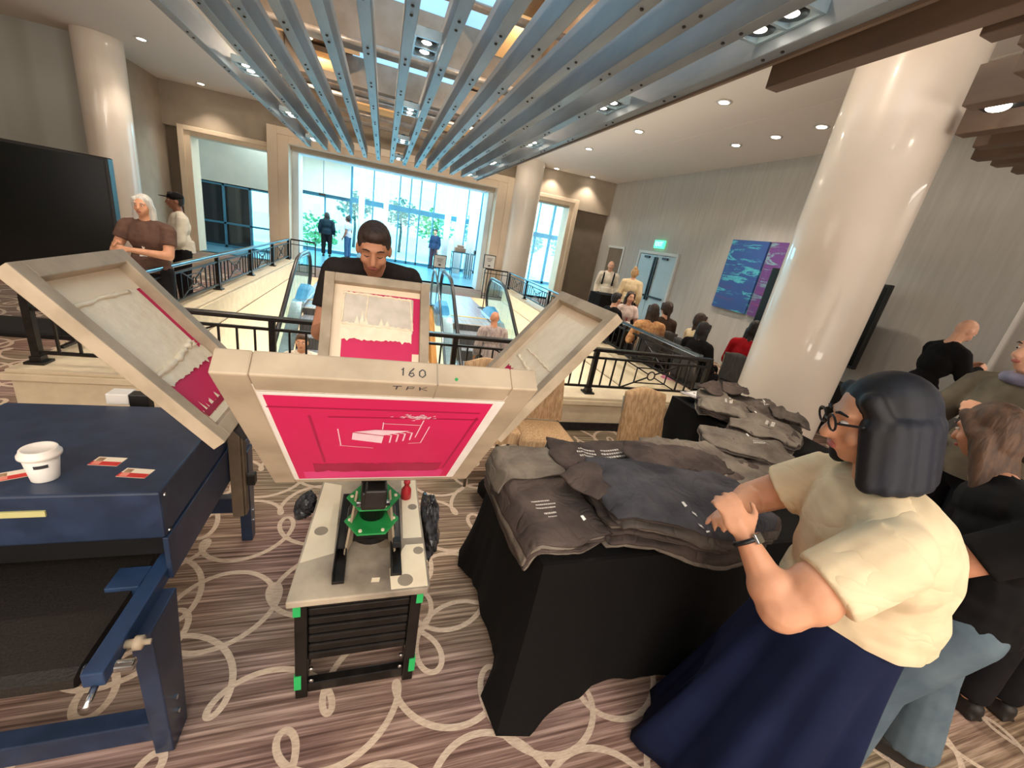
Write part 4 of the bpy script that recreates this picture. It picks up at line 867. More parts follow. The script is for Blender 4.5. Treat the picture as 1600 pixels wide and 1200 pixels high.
# left front stack, hanging over the corner
o, S = pile(6, .011, .735, 1.47, .225, .36, .03, TT+.016, 'brownish charcoal t-shirt with small white chest lettering, top of the left front stack', 'charcoal t-shirt folded inside the left front stack', 10, wave=.007, drape=(.645, 1.10), tt=1)
marks(S, o, [(-.28, .16, -.36, .022), (-.24, .2, -.30, .022), (-.3, .1, -.24, .022)]); marks(S, o, [(-.16, .1, -.46, .03), (-.12, .06, -.52, .02)], 'drawn_emblem', seed=8); stick(S, o, [(.55, -.70, .5)], .016)
o, S2 = shirt(.735, 1.70, .225, .15, .03, TT+.085, 77, tone[2], wave=.004, drape=(.645, None), label='paler grey t-shirt laid across the back of the left front stack')
# back stack with the white grid print
wf = lambda X, Y: .012*math.sin(X*9)
o, S = pile(8, .011, 1.33, 1.735, .40, .19, -.04, TT+.014, 'charcoal t-shirt with white grid lettering, top of the back stack', 'charcoal t-shirt folded inside the back stack', 20, wave=.008, dome=.012, wfn=wf, tt=1)
marks(S, o, [(-.58, -.28, -.2, .09), (-.6, -.3, .0, .09), (-.56, -.3, .2, .09), (-.24, .1, -.2, .09), (-.22, .12, .0, .09), (-.2, .08, .2, .09)], seed=4)
# large centre pile with wavy front edges
wf = lambda X, Y: .035*math.sin((X-1.0)*9.5+.4)*max(0, min(1, (1.5-Y)*2.2))
o, S = pile(9, .0165, 1.40, 1.33, .43, .28, -.16, TT+.02, 'charcoal t-shirt spread on top of the large wavy centre pile', 'charcoal t-shirt folded inside the large wavy centre pile', 31, wave=.009, dome=.03, wfn=wf, drape=(None, 1.07), tt=3, same=1, jit=2.2)
stick(S, o, [(-.08, -.58, .4), (.0, -.72, 1.2)], .017); stick(S, o, [(.0, -.93, 1.4), (.07, -.97, .2)], .018)
o, S2 = shirt(1.02, 1.44, .15, .12, .5, TT+.155, 55, tone[1], wave=.01, dome=.01, label='dark folded t-shirt sleeve corner at the left of the large wavy centre pile')
o, S2 = shirt(1.62, 1.60, .30, .14, -.2, TT+.165, 57, tone[1], wave=.016, dome=.01, label='crumpled dark t-shirt between the back stack and the large wavy centre pile')
# right hand shirts
o, S = pile(5, .012, 2.12, 1.6, .42, .26, .25, TT+.02, 'rumpled grey t-shirt, top of the right hand pile, near the woman', 'grey t-shirt inside the right hand pile', 41, wave=.014, dome=.015, tt=2)
o, S2 = shirt(1.95, 1.82, .36, .12, -.12, TT+.09, 59, tone[2], wave=.018, dome=.015, label='creased grey t-shirt laid along the back of the right hand pile')
o, S = pile(4, .014, 2.42, 1.85, .30, .2, -.5, TT+.075, 'grey t-shirt with white lettering at the junction of both tables', 'grey t-shirt inside the pile at the junction of both tables', 47, wave=.014, dome=.02, tt=2)
marks(S, o, [(.1, .4, -.1, .08), (.12, .36, .05, .06)], seed=14); stick(S, o, [(.1, .5, .2)], .016)
# shirts on the second table
for j, (cx_, cy_, a, b_, yaw, n, lt, tt_) in enumerate(((2.98, 2.62, .31, .23, .9, 6, 'grey t-shirt with small white print, top of the left pile on the second table', 2), (3.02, 2.2, .31, .25, .6, 5, 'grey t-shirt with white print, top of the front pile on the second table', 2), (3.3, 2.5, .22, .27, -.2, 7, 'dark grey t-shirt, top of the heap nearest the big column', 0))):
    o, S = pile(n, .016, cx_, cy_, a, b_, yaw, TT+.022, lt, 'grey t-shirt inside the pile under '+('the left print', 'the front print', 'the column heap')[j], 60+j*7, wave=.02, dome=.035, tt=tt_)
    marks(S, o, [(-.2, .1, -.2, .10), (-.16, .05, -.02, .08)], seed=20+j); stick(S, o, [(.4, .4, .3)], .018)
o, S2 = shirt(2.97, 2.9, .2, .1, .1, TT+.06, 91, mat('pale_grey_cotton', (176, 170, 168), .9, rgb2=(160, 154, 152), scale=(9, 9, 9)), wave=.01, label='pale grey t-shirt with white patch and black emblem, far end of second table')
b = MB(); b.quad(*[S2(u, v)+V((0, 0, .009)) for u, v in ((-.7, -.6), (.1, -.6), (.1, .6), (-.7, .6))]); b.build('white_patch', m_stk, o); b = MB()
for u, v in ((-.5, -.3), (-.35, .1), (-.2, -.25), (-.1, .2)): b.quad(*[S2(u+x, v+y)+V((0, 0, .011)) for x, y in ((-.07, -.14), (.09, -.2), (.07, .16), (-.05, .2))])
b.build('black_emblem', m_ink, o)
for j, (x, y, r) in enumerate(((3.05, 2.82, .3), (3.28, 2.24, 1.1), (3.22, 2.78, .8))):
    shirt(x, y, .17, .12, r, TT+(.165, .16, .19)[j], 95+j, tone[(1, 0, 1)[j]], wave=.026, dome=.02, label='crumpled dark t-shirt on the second table, ' + ('at its far left', 'at its front right', 'behind the column heap')[j])
# ------------------------------------------------------------------ banquet chairs
m_seat = mat('tan_striped_upholstery', (190, 156, 118), .85, rgb2=(160, 126, 92), scale=(70, 70, 4), lo=.4, hi=.6, spec=.15); m_greyu = mat('grey_upholstery', (92, 92, 92), .85, rgb2=(78, 78, 78), scale=(40, 40, 4), spec=.15); m_leg = mat('bronze_leg', (128, 116, 100), .35, .6, rgb2=(112, 100, 86), scale=(9, 9, 9))
def chair(loc, label, mu, group=None):
    t = thing('banquet_chair', (0, 0, 0), label, 'chair', group)
    b = MB(); 
    def seat(u, v):
        x = (u-.5)*.46*(1-.12*(1-v)); y = (v-.5)*.44; return V((x, y, .455+.02*(1-(2*u-1)**4)*(1-(2*v-1)**4)))
    b.grid(seat, 10, 10); n = len(b.v); ring = list(range(11))+[10+11*i for i in range(1, 11)]+[120-i for i in range(1, 11)]+[110-11*i for i in range(1, 10)]
    b.add([b.v[i]-V((0, 0, .075)) for i in ring], []); k = len(ring); b.f += [(ring[i], n+i, n+(i+1) % k, ring[(i+1) % k]) for i in range(k)]+[tuple(n+i for i in range(k))]; b.m += [0]*(k+1)
    b.build('seat', mu, t, True)
    b = MB()
    def back(u, v, off):
        x = (u-.5)*(.45-.05*v); z = .47+v*(.43+.018*math.sin(PI*u*2-PI/2)*(v > .9)); y = -.21-.09*v-.025*math.sin(PI*u)+off*(1-abs(2*u-1)**6*.5); return V((x, y, z))
    b.grid(lambda u, v: back(u, v, .026), 12, 10); b.grid(lambda u, v: back(1-u, v, -.026), 12, 10); k = 13*11
    for i in range(12): b.f += [(10*13+i, 10*13+i+1, k+10*13+11-i, k+10*13+12-i)]; b.m += [0]
    for j in range(10): b.f += [(j*13, (j+1)*13, k+(j+1)*13+12, k+j*13+12), ((j+1)*13+12, j*13+12, k+j*13, k+(j+1)*13)]; b.m += [0, 0]
    b.build('backrest', mu, t, True)
    for s in (-1, 1):
        MB().tube([(s*.205, .19, .4), (s*.21, .2, .2), (s*.215, .215, 0)], .013, 8).build('leg', m_leg, t, True)
        MB().tube([(s*.2, -.3, .84), (s*.2, -.21, .45), (s*.205, -.25, .2), (s*.21, -.29, 0)], .013, 8).build('leg', m_leg, t, True)
    MB().tube([(-.2, .17, .38), (.2, .17, .38), (.19, -.2, .38), (-.19, -.2, .38)], .011, 6, True).build('seat_frame', m_leg, t, True)
    t.location = loc; return t
c0 = chair((1.36, 2.80, 0), 'tan upholstered banquet chair behind the right printing screen, seat showing', m_seat); c0.rotation_euler.z = PI*.97
dup(c0, (.93, 2.92, 0), 'tan banquet chair half hidden between the press and the chair by the curb', PI*1.02)
dup(c0, (2.2, 2.42, 0), 'tan banquet chair whose tall backrest rises behind the back stack of t-shirts', PI*1.0)
g0 = chair((4.25, 4.62, 0), 'grey banquet chair under the seated woman in black by the railing corner', m_greyu)
t = table_cloth(4.25, 5.15, 6.0, 6.75, .74, 'black clothed table with four people sitting round it by the right wall', seed=7, flare=.03)
table_cloth(5.35, 6.5, 9.35, 9.95, 1.0, 'tall black clothed table in front of the man with a backpack', seed=8, flare=.02)
table_cloth(5.75, 6.7, 3.85, 4.45, .74, 'black clothed table beyond the woman in red jacket', seed=9, flare=.02)
table_cloth(6.55, 7.2, 2.15, 2.6, 1.3, 'tall black clothed table the bald man at the right works on', seed=9, flare=.02)
tag(MB().bx(6.6, 7.1, 2.2, 2.55, 1.31, 1.322).build('paper_sheet', m_stk), 'white papers lying on the tall black table at the right', 'paper')
tag(MB().bx(4.55, 4.85, 6.15, 6.4, .75, .756).build('paper_sheet', m_stk), 'white paper lying on the black table among the seated people', 'paper')
m_cup = mat('white_cup', (240, 236, 230), .4, rgb2=(232, 228, 222), scale=(9, 9, 9))
for x, y, z, lb in ((4.4, 6.5, .746, 'small white cup on the black table in front of the woman in pale top'), (4.95, 6.3, .746, 'small white cup at the right end of the black table of seated people'), (6.0, 9.6, 1.006, 'white cup on the tall black table before the man with a backpack')):
    tag(MB().lathe((x, y, z), [(.03, 0), (.04, .1), (.036, .1), (.028, .01)], 14).build('paper_cup', m_cup, smooth=True), lb, 'cup')
m_pk = mat('pink_fabric', (226, 136, 164), .8, rgb2=(206, 116, 150), scale=(9, 9, 9)); m_lil = mat('purple_print_fabric', (104, 84, 112), .8, rgb2=(60, 52, 70), scale=(26, 26, 26))
t = thing('backpack', (4.05, 4.72, 0), 'pink and purple backpack on the floor behind the railing corner', 'backpack'); T = MB().ell((4.05, 4.62, .2), (.17, .13, .2)); T.build('body', m_lil, t, True); MB().ell((4.05, 4.64, .36), (.14, .11, .09)).build('top_flap', m_pk, t, True); MB().ell((4.04, 4.5, .14), (.12, .05, .1)).build('front_pocket', m_lil, t, True)
tag(MB().ell((.98, 2.5, .1), (.2, .15, .1)).build('dark_shade_form', m_cloth, smooth=True), 'dark rounded form added for the shading under the tan chairs', 'bag')  # added form stands in for tablecloth shading and chair legs
# ------------------------------------------------------------------ people
SK = {'light': mat('skin_light', (226, 172, 142), .55, rgb2=(216, 160, 130), scale=(14, 14, 14)), 'tan': mat('skin_tan', (204, 142, 110), .55, rgb2=(192, 130, 98), scale=(14, 14, 14)), 'warm': mat('skin_warm', (214, 156, 122), .5, rgb2=(204, 144, 110), scale=(14, 14, 14)), 'dark': mat('skin_brown', (150, 100, 78), .55, rgb2=(138, 90, 70), scale=(14, 14, 14))}
FAB = {}
def fab(n, a, c=None, sc=(12, 12, 12), **k):
    if n not in FAB: FAB[n] = mat(n, a, .88, rgb2=c or tuple(int(x*.88) for x in a), scale=sc, spec=.15, bump=.15, **k)
    return FAB[n]
m_eye = mat('eye_white', (236, 232, 228), .3, rgb2=(230, 226, 222), scale=(9, 9, 9)); m_iris = mat('dark_iris', (50, 36, 28), .2, rgb2=(42, 30, 24), scale=(9, 9, 9)); m_lip = mat('lips', (176, 96, 88), .5, rgb2=(166, 88, 80), scale=(9, 9, 9))
m_hairs = {k: mat(k+'_hair', a, .6, rgb2=c, scale=(55, 55, 7), bump=.7) for k, a, c in (('black', (24, 20, 20), (38, 32, 32)), ('brown', (66, 46, 34), (92, 66, 48)), ('darkbrown', (46, 33, 27), (62, 46, 38)), ('blonde', (176, 136, 92), (202, 164, 116)), ('grey', (206, 204, 198), (184, 180, 174)), ('stubble', (120, 100, 88), (140, 118, 104)))}
m_shoe = mat('dark_shoe', (30, 27, 26), .5, rgb2=(40, 36, 34), scale=(12, 12, 12))
def Rz(a): return M.Rotation(a, 3, 'Z')
def hand(b, w, d, side, up, sc=1.0, curl=.5, fr=.0085):
    """five fingers from wrist w along d; up = back of the hand; side=+1 thumb on the right of d"""
    d = V(d).normalized(); up = (V(up)-d*V(up).dot(d)).normalized(); a = d.cross(up).normalized()*side
    pc = V(w)+d*.045*sc; R = M((a, d, up)).transposed()
    b.ell(pc, (.042*sc, .052*sc, .017*sc), R); b.cap(w, pc, .026*sc, .024*sc, 8)
    for i, (o, l) in enumerate(((.032, .066), (.011, .076), (-.011, .071), (-.031, .054))):
        p = pc+a*o*sc+d*.036*sc; q = 0; dd = (d+a*o*3.2).normalized()
        for j in range(3):
            q += curl*(.55 if j == 0 else .8); v = (dd*math.cos(q)-up*math.sin(q)); n = p+v*l*sc*(.44, .32, .24)[j]; b.cap(p, n, fr*sc*(1-.08*j), fr*sc*(.94-.1*j), 8); p = n
    p = pc+a*.030*sc-d*.026*sc; v = (a*.75+d*.65-up*.25).normalized(); n = p+v*.042*sc; b.cap(p, n, .0125*sc, .0105*sc, 8); v = (a*.3+d*.9-up*.35).normalized(); b.cap(n, n+v*.032*sc, .0100*sc, .0085*sc, 8)
def person(label, loc, yaw, h=1.7, wd=1.0, J=None, W=None, top=None, sleeve='short', bottom=None, bkind='pants', hair='brown', hstyle='short', skin='light', vox=.011, seated=False, hp=0, hy=0, hr=0, group=None, shoes=None, curl=.4, hup=None, extra=None, bodyf=None, name='person', hem=-.03, hk=1.0, sm=2, lids=False, topf=None, leg=1.0, lw=1.0):
    t = thing(name, loc, label, 'person', group); L = V(loc); Y = Rz(yaw); Yi = Y.transposed(); s = h/1.7
    pz = .53*h if not seated else .54
    o = pz-.53*h
    j = dict(pel=(0, 0, .53*h+o), wai=(0, 0, .61*h+o), che=(0, .0, .725*h+o), nek=(0, -.01, .83*h+o), hed=(0, .025*s, .925*h+o), shR=(.104*h*wd, -.01, .795*h+o), shL=(-.104*h*wd, -.01, .795*h+o), elR=(.135*h*wd, -.03, .625*h+o), elL=(-.135*h*wd, -.03, .625*h+o), wrR=(.135*h*wd, .09, .485*h+o), wrL=(-.135*h*wd, .09, .485*h+o),
             hiR=(.052*h*wd, 0, .51*h+o), hiL=(-.052*h*wd, 0, .51*h+o), knR=(.06*h*wd, .015, .285*h), knL=(-.06*h*wd, .015, .285*h), anR=(.06*h*wd, -.01, .05*h), anL=(-.06*h*wd, -.01, .05*h))
    if seated: j.update(knR=(.1, .42, .52), knL=(-.1, .42, .52), anR=(.1, .40, .09), anL=(-.1, .40, .09), elR=(.145*h, .06, .63*h+o), elL=(-.145*h, .06, .63*h+o), wrR=(.09*h, .30, .58*h+o), wrL=(-.09*h, .30, .58*h+o))
    if J: j.update(J)
    j = {k: Y @ V(v)+L for k, v in j.items()}
    if W: j.update({k: V(v) for k, v in W.items()})
    rt = Y @ V((1, 0, 0)); fw = Y @ V((0, 1, 0))
    HR = Y @ Rz(hy) @ M.Rotation(hp, 3, 'X') @ M.Rotation(hr, 3, 'Y')
    hs = s*.97*hk
    hd = lambda x, y, z: j['hed']+HR @ V((x*hs, y*hs, z*hs))
    b = MB()
    spine = (j['nek']-j['pel']); 
    def RT(ax): z = ax.normalized(); x = (rt-z*rt.dot(z)).normalized(); return M((x, z.cross(x), z)).transposed()
    RS = RT(j['nek']-j['wai']); RP = RT(j['wai']-j['pel'])
    def torso(B, g=0):
        k = lw if not g else 1.0; B.ell(j['pel'], (.10*h*wd*k+g, .072*h*wd*k+g, .075*h+g), RP); B.ell((j['wai']+j['pel'])/2, (.092*h*wd*k+g, .067*h*wd*k+g, .09*h), RP); B.ell(j['wai'], (.085*h*wd+g, .062*h*wd+g, .09*h), RS)
        B.ell(j['che'], (.094*h*wd+g, .066*h*wd+g, .105*h), RS); B.ell((j['che']+j['nek'])/2, (.088*h*wd+g, .055*h*wd+g, .06*h+g), RS)
        B.cap(j['shL'], j['shR'], .032*h*wd**.5+g, .032*h*wd**.5+g)
    torso(b); b.cap(j['nek']-V((0, 0, .03)), j['hed']-HR @ V((0, .012, .04))*hs, .035*h, .034*h)
    b.cap(j['nek'], j['shL'], .034*h, .03*h); b.cap(j['nek'], j['shR'], .034*h, .03*h)
    wa = wd**.9
    for sd in 'LR':
        b.cap(j['sh'+sd], j['el'+sd], .032*h*wa, .026*h*wa); b.cap(j['el'+sd], j['wr'+sd], .026*h*wa, .0165*h)
        d = (j['wr'+sd]-j['el'+sd]).normalized(); u = (hup or {}).get(sd, (rt*(1 if sd == 'R' else -1)+V((0, 0, .4))) if not seated else V((0, 0, 1)))
        sg = 1 if d.cross(V(u)).dot(-rt if sd == 'R' else rt) > 0 else -1
        if abs(V(u).normalized().z) < .6: sg = 1 if d.cross(V(u)).dot(fw+V((0, 0, .5))) > 0 else -1
        hand(b, j['wr'+sd], d, sg, u, s, curl)
        b.cap(j['hi'+sd], j['kn'+sd], .055*h*wd*lw, .036*h*wa); b.cap(j['kn'+sd], j['an'+sd], .036*h*wa, .022*h)
        f = fw-V((0, 0, fw.z)); b.cap(j['an'+sd]+V((0, 0, -.03*h))-f*.02*h, j['an'+sd]+f*.095*h+V((0, 0, -.035*h)), .022*h, .017*h)
    # head and face
    b.ell(hd(0, -.012, .022), (.077*hs, .096*hs, .098*hs), HR, 18, 12); b.ell(hd(0, .018, -.035), (.061*hs, .070*hs, .078*hs), HR); b.ell(hd(0, .052, -.088), (.028*hs, .024*hs, .020*hs), HR)
    b.cap(hd(0, .085, .012), hd(0, .104, -.028), .011*hs, .017*hs, 8); b.ell(hd(0, .075, .030), (.055*hs, .016*hs, .012*hs), HR); b.ell(hd(0, .078, -.062), (.026*hs, .014*hs, .014*hs), HR)
    for x in (-1, 1): b.ell(hd(x*.078, -.008, -.008), (.012*hs, .022*hs, .034*hs), HR); b.ell(hd(x*.038, .055, -.030), (.026*hs, .024*hs, .026*hs), HR)
    if bodyf: bodyf(b, j, hd)
    remesh(b, vox, 2).build('body', SK[skin], t, True)
    for x in (-1, 1):
        if lids:
            MB().tube([hd(x*.018, .088, .004), hd(x*.031, .090, .000), hd(x*.045, .082, .004)], [.0015*hs, .003*hs, .0015*hs], 6).build('eyelid', m_hairs[hair], t); MB().tube([hd(x*.016, .091, .031), hd(x*.034, .090, .037), hd(x*.052, .078, .031)], [.003*hs, .0042*hs, .0025*hs], 6).build('eyebrow', m_hairs[hair], t); continue
        e = MB().ell(hd(x*.031, .078, .008), (.0115*hs, .0095*hs, .0065*hs), HR, 10, 7).build('eye', m_eye, t, True)
        MB().ell(hd(x*.031, .0850, .0065), .0050*hs, HR, 8, 6).build('iris', m_iris, e, True)
        MB().tube([hd(x*.016, .091, .031), hd(x*.034, .090, .037), hd(x*.052, .078, .031)], [.003*hs, .0042*hs, .0025*hs], 6).build('eyebrow', m_hairs.get(hair, m_hairs['brown']), t)
    MB().ell(hd(0, .0905, -.060), (.024*hs, .0075*hs, .0085*hs), HR, 12, 7).build('mouth', m_lip, t, True)
    # clothes
    g = .013*s
    if top:
        q = MB(); torso(q, g)
        for sd in 'LR':
            if sleeve != 'none':
                e = j['el'+sd]; a = j['sh'+sd]; k = .62 if sleeve == 'short' else 1.0
                q.ell(a, .034*h*wa**.5+g*.6); q.cone(a, a.lerp(e, k), .034*h*wa+g, (.030 if sleeve == 'long' else .034)*h*wa+g)
                if sleeve == 'long': q.ell(e, .029*h*wa+g*.8); q.cone(e, e.lerp(j['wr'+sd], .93), .028*h*wa+g, .019*h+g)
        q.cap(j['nek'].lerp(j['shL'], .2)-V((0, 0, .006)), j['shL'], .037*h, .034*h*wa**.5+g*.5); q.cap(j['nek'].lerp(j['shR'], .2)-V((0, 0, .006)), j['shR'], .037*h, .034*h*wa**.5+g*.5)
        if not seated:
            q.cone(j['pel']-V((0, 0, .045*h)), j['wai'], .088*h*wd+g, .08*h*wd+g, 20)
        if topf: topf(q)
        o_ = remesh(q, vox, sm); zc = j['pel'].z+hem
        if not seated:
            o_.f = [f for f in o_.f if any(o_.v[i].z > zc for i in f)]; o_.m = [0]*len(o_.f)
            for v in o_.v: v.z = max(v.z, zc)
        o_.build('top', top, t, True)
    if bottom:
        q = MB(); q.ell(j['pel'], (.10*h*wd+g*.8, .073*h*wd+g*.8, .075*h), RP)
        if bkind == 'pants':
            for sd in 'LR':
                q.ell(j['hi'+sd], .056*h*wd+g*.6); q.cone(j['hi'+sd], j['kn'+sd], .056*h*wd+g*.7, .040*h*wa+g*.8); q.ell(j['kn'+sd], .039*h*wa+g*.8); q.cone(j['kn'+sd], j['kn'+sd].lerp(j['an'+sd], .95), .040*h*wa+g*.8, .036*h*leg+g)
        remesh(q, vox, 2).build('trousers' if bkind == 'pants' else 'skirt', bottom, t, True)
    for sd in 'LR':
        f = fw.normalized(); a = j['an'+sd]; q = MB(); q.cap(V((a.x, a.y, a.z-.015*h))-f*.022*h, V((a.x, a.y, a.z-.015*h))+f*.05*h, .026*h, .025*h); q.cap(a+V((0, 0, -.026*h))+f*.05*h, a+V((0, 0, -.03*h))+f*.115*h, .025*h, .019*h); q.bar(a+V((0, 0, -.043*h))-f*.045*h, a+V((0, 0, -.043*h))+f*.13*h, .05*h, .013*h)
        remesh(q, max(vox, .01), 2).build('shoe', shoes or m_shoe, t, True)
    mh = m_hairs.get(hair)
    if hstyle != 'bald':
        q = MB(); q.ell(hd(0, -.022, .036), (.084*hs, .098*hs, .098*hs), HR, 18, 12)
        if hstyle == 'short': q.ell(hd(0, -.045, .005), (.080*hs, .070*hs, .085*hs), HR); q.ell(hd(0, .040, .092), (.058*hs, .045*hs, .036*hs), HR)
        if hstyle in ('long', 'pony', 'bun', 'bob'):
            q.ell(hd(0, -.05, -.01), (.085*hs, .070*hs, .1*hs), HR)
            for x in (-1, 1): q.cap(hd(x*.062, .038, .072), hd(x*.082, .0, -.01), .026*hs, .026*hs, 8)
        if hstyle == 'long':
            for x in (-.07, -.035, 0, .035, .07): q.cap(hd(x, -.055+abs(x)*.5, -.02), hd(x*1.25, -.075+abs(x)*.55, -.30), .042*hs, .03*hs, 8)
        if hstyle == 'bob':
            for i in range(14):
                a = PI*(-.13+1.26*i/13)+PI; q.cap(hd(.080*math.cos(a), .090*math.sin(a)-.005, .01), hd(.100*math.cos(a), .100*math.sin(a)-.0, -.125), .032*hs, .026*hs, 8)
        if hstyle == 'bun': q.ell(hd(0, -.06, .12), .05*hs)
        if hstyle == 'pony': q.cap(hd(0, -.1, .05), hd(0, -.13, -.16), .035*hs, .02*hs, 8)
        remesh(q, max(vox*.8, .006), 2).build('hair', mh, t, True)
    if extra: extra(t, j, hd, hs, HR)
    return t
def yw(fx, fy): return math.atan2(-fx, fy)
def lanyard(m, badge=True):
    def f(t, j, hd, hs, HR):
        n = j['nek']; fwd = (HR @ V((0, 1, 0))); fwd.z = 0; fwd.normalize(); sd = fwd.cross(V((0, 0, 1))); b = MB()
        for s in (-1, 1): b.tube([n+sd*s*.06+V((0, 0, .01)), n+sd*s*.055+fwd*.09-V((0, 0, .06)), n+fwd*.135-V((0, 0, .30))], .006, 6)
        o = b.build('lanyard', m, t)
        if badge: c = n+fwd*.145-V((0, 0, .35)); MB().fr(c, sd, fwd, V((0, 0, 1)), -.035, .035, -.003, .003, -.05, .05).build('badge', m_stk, o)
    return f
# --- woman in the cream t-shirt, in front
m_creamT = mat('cream_jersey', (232, 212, 176), .85, rgb2=(222, 200, 164), scale=(7, 7, 22), detail=3, spec=.15); creased(m_creamT, 3.2, .35, .04, (1, 1, 1.8)); m_navyS = fab('navy_skirt_cloth', (26, 34, 66), (20, 27, 54), (4, 4, 4))
m_bob = mat('blue_black_hair', (9, 8, 10), .62, rgb2=(15, 19, 34), scale=(9, 9, 2), bump=.4); m_hairs['bob'] = m_bob
def W1T(q):
    q.ell((1.475, .60, 1.18), (.20, .20, .24)); q.ell((1.50, .59, 1.06), (.205, .205, .16))
f1 = V((-.86, .51, 0)).normalized(); l1 = V((-f1.y, f1.x, 0))      # facing, and her left
def w1x(t, j, hd, hs, HR):
    fr = MB()
    for x in (-1, 1):
        fr.tube([hd(x*.034+.026*math.cos(a*PI/6), .104, .010+.02*math.sin(a*PI/6)) for a in range(12)], .0028*hs, 6, True); fr.tube([hd(x*.060, .102, .016), hd(x*.084, .06, .016), hd(x*.088, -.02, .010)], .0032*hs, 6)
    fr.tube([hd(-.009, .106, .012), hd(.009, .106, .012)], .0026*hs, 6); fr.build('glasses', m_bez, t)
    b = MB(); wr = j['wrL']; d = (j['wrL']-j['elL']).normalized(); a, c = basis(d); b.tube([wr-d*.012+(a*math.cos(k*PI/8)+c*math.sin(k*PI/8))*.033 for k in range(16)], .007, 6, True); o = b.build('watch_strap', m_bez, t, True)
    MB().fr(wr-d*.012, d, a, c, -.014, .014, -.016, .016, .030, .040).build('watch_face', m_steel, o, bev=.003)
    # A-line skirt with folds
    q = MB(); c0 = j['pel']; n = 72
    def S(u, v):
        a = 2*PI*u; z = c0.z+.10-(c0.z+.10-.02)*v; r = .205+.14*v**1.25+.034*v*math.sin(a*9+1)+.026*v*math.sin(a*5+2.2)+.014*v*math.sin(a*16); x = c0.x+(1.46-c0.x)*v; y = c0.y+(.665-c0.y)*v
        return V((x-.03*(1-v), y+.015*(1-v), z))+(f1*math.cos(a)*(.76+.2*v)+l1*math.sin(a))*r
    q.grid(S, n, 16); q.build('skirt', m_navyS, t, True, solid=.006)
def w1b(b, j, hd):       # fuller upper arms and bust
    b.ell(j['shL'].lerp(j['elL'], .72), (.072, .072, .085)); b.ell(j['elL'].lerp(j['wrL'], .3), (.056, .056, .06))
person('woman in cream t-shirt, long navy skirt, dark bob and glasses, at the shirt table', (1.52, .62, 0), yw(f1.x, f1.y), 1.68, 1.42,
       W=dict(pel=(1.52, .60, .93), wai=(1.50, .60, 1.07), che=(1.445, .615, 1.25), nek=(1.42, .64, 1.405), hed=(1.36, .69, 1.59), shL=(1.27, .475, 1.34), shR=(1.50, .80, 1.34), elL=(1.045, .53, 1.115), wrL=(1.01, .67, 1.235), elR=(1.37, .95, 1.14), wrR=(1.15, .84, 1.19)),
       top=m_creamT, sleeve='short', bottom=None, hair='bob', hstyle='bob', skin='warm', vox=.0085, hp=-.28, hy=-.12, curl=.75, hup={'L': (-.5, -.2, .9)}, extra=w1x, bodyf=w1b, hk=1.18, sm=9, hem=.065, topf=W1T, lw=.70)
# --- woman in black top and jeans behind her
m_jean = fab('faded_denim', (106, 122, 132), (86, 102, 114), (7, 7, 7)); m_bk = fab('black_cotton', (14, 13, 14), (20, 18, 19))
person('woman with long brown hair in black top and faded jeans, behind the woman in cream', (2.22, .60, 0), yw(-.6, .8), 1.64, 1.18, W=dict(hed=(2.25, .80, 1.515), nek=(2.24, .72, 1.37), elL=(1.93, .62, 1.06), wrL=(1.86, .82, 1.0), anL=(1.98, .60, .075), anR=(2.36, .52, .075), knL=(2.02, .6, .47), knR=(2.33, .58, .47)),
       top=m_bk, sleeve='short', bottom=m_jean, hair='brown', hstyle='long', skin='tan', vox=.010, hp=-.35, hy=-.75, leg=1.5)
m_jkt = fab('olive_grey_jacket', (116, 106, 90), (92, 84, 72), (6, 6, 6)); m_blk = fab('black_trousers', (22, 21, 24), (30, 28, 31))
def collar(t, j, hd, hs, HR): MB().tube([j['nek']+V((.11*math.cos(a*PI/6), .09*math.sin(a*PI/6), .02)) for a in range(12)], .035, 8, True).build('hood', mat('lilac_grey_hood', (140, 136, 160), .5, rgb2=(110, 106, 130), scale=(9, 9, 9)), t, True)
person('person in olive grey jacket with lilac hood at the right edge', (3.62, 1.26, 0), yw(-1, .4), 1.95, 1.15, J=dict(elL=(-.32, .10, 1.30), wrL=(-.26, .34, 1.42), elR=(.3, .1, 1.28), wrR=(.2, .34, 1.35)), top=m_jkt, sleeve='long', bottom=m_blk, hair='darkbrown', vox=.012, extra=collar)
person('person in black trousers and dark shoes standing at the far right edge', (3.12, .60, 0), yw(.2, 1), 1.72, 1.0, top=m_blk, sleeve='long', bottom=m_blk, hair='black', vox=.014)
# --- man behind the press
m_tee = fab('black_brown_tee', (44, 38, 36), (34, 30, 29)); 
person('man in black t-shirt looking down behind the upright printing screen', (-.03, 2.82, 0), PI, 1.86, 1.05, W=dict(nek=(-.035, 2.74, 1.60), hed=(-.045, 2.61, 1.72), shL=(.18, 2.78, 1.555), shR=(-.265, 2.78, 1.555), elR=(-.34, 2.68, 1.17), wrR=(-.285, 2.46, 1.27), elL=(.24, 2.68, 1.17), wrL=(.17, 2.47, 1.22)),
       top=m_tee, sleeve='short', bottom=m_blk, hair='darkbrown', hstyle='short', skin='tan', vox=.008, hp=-.42, curl=.5, hk=1.08, lids=True)
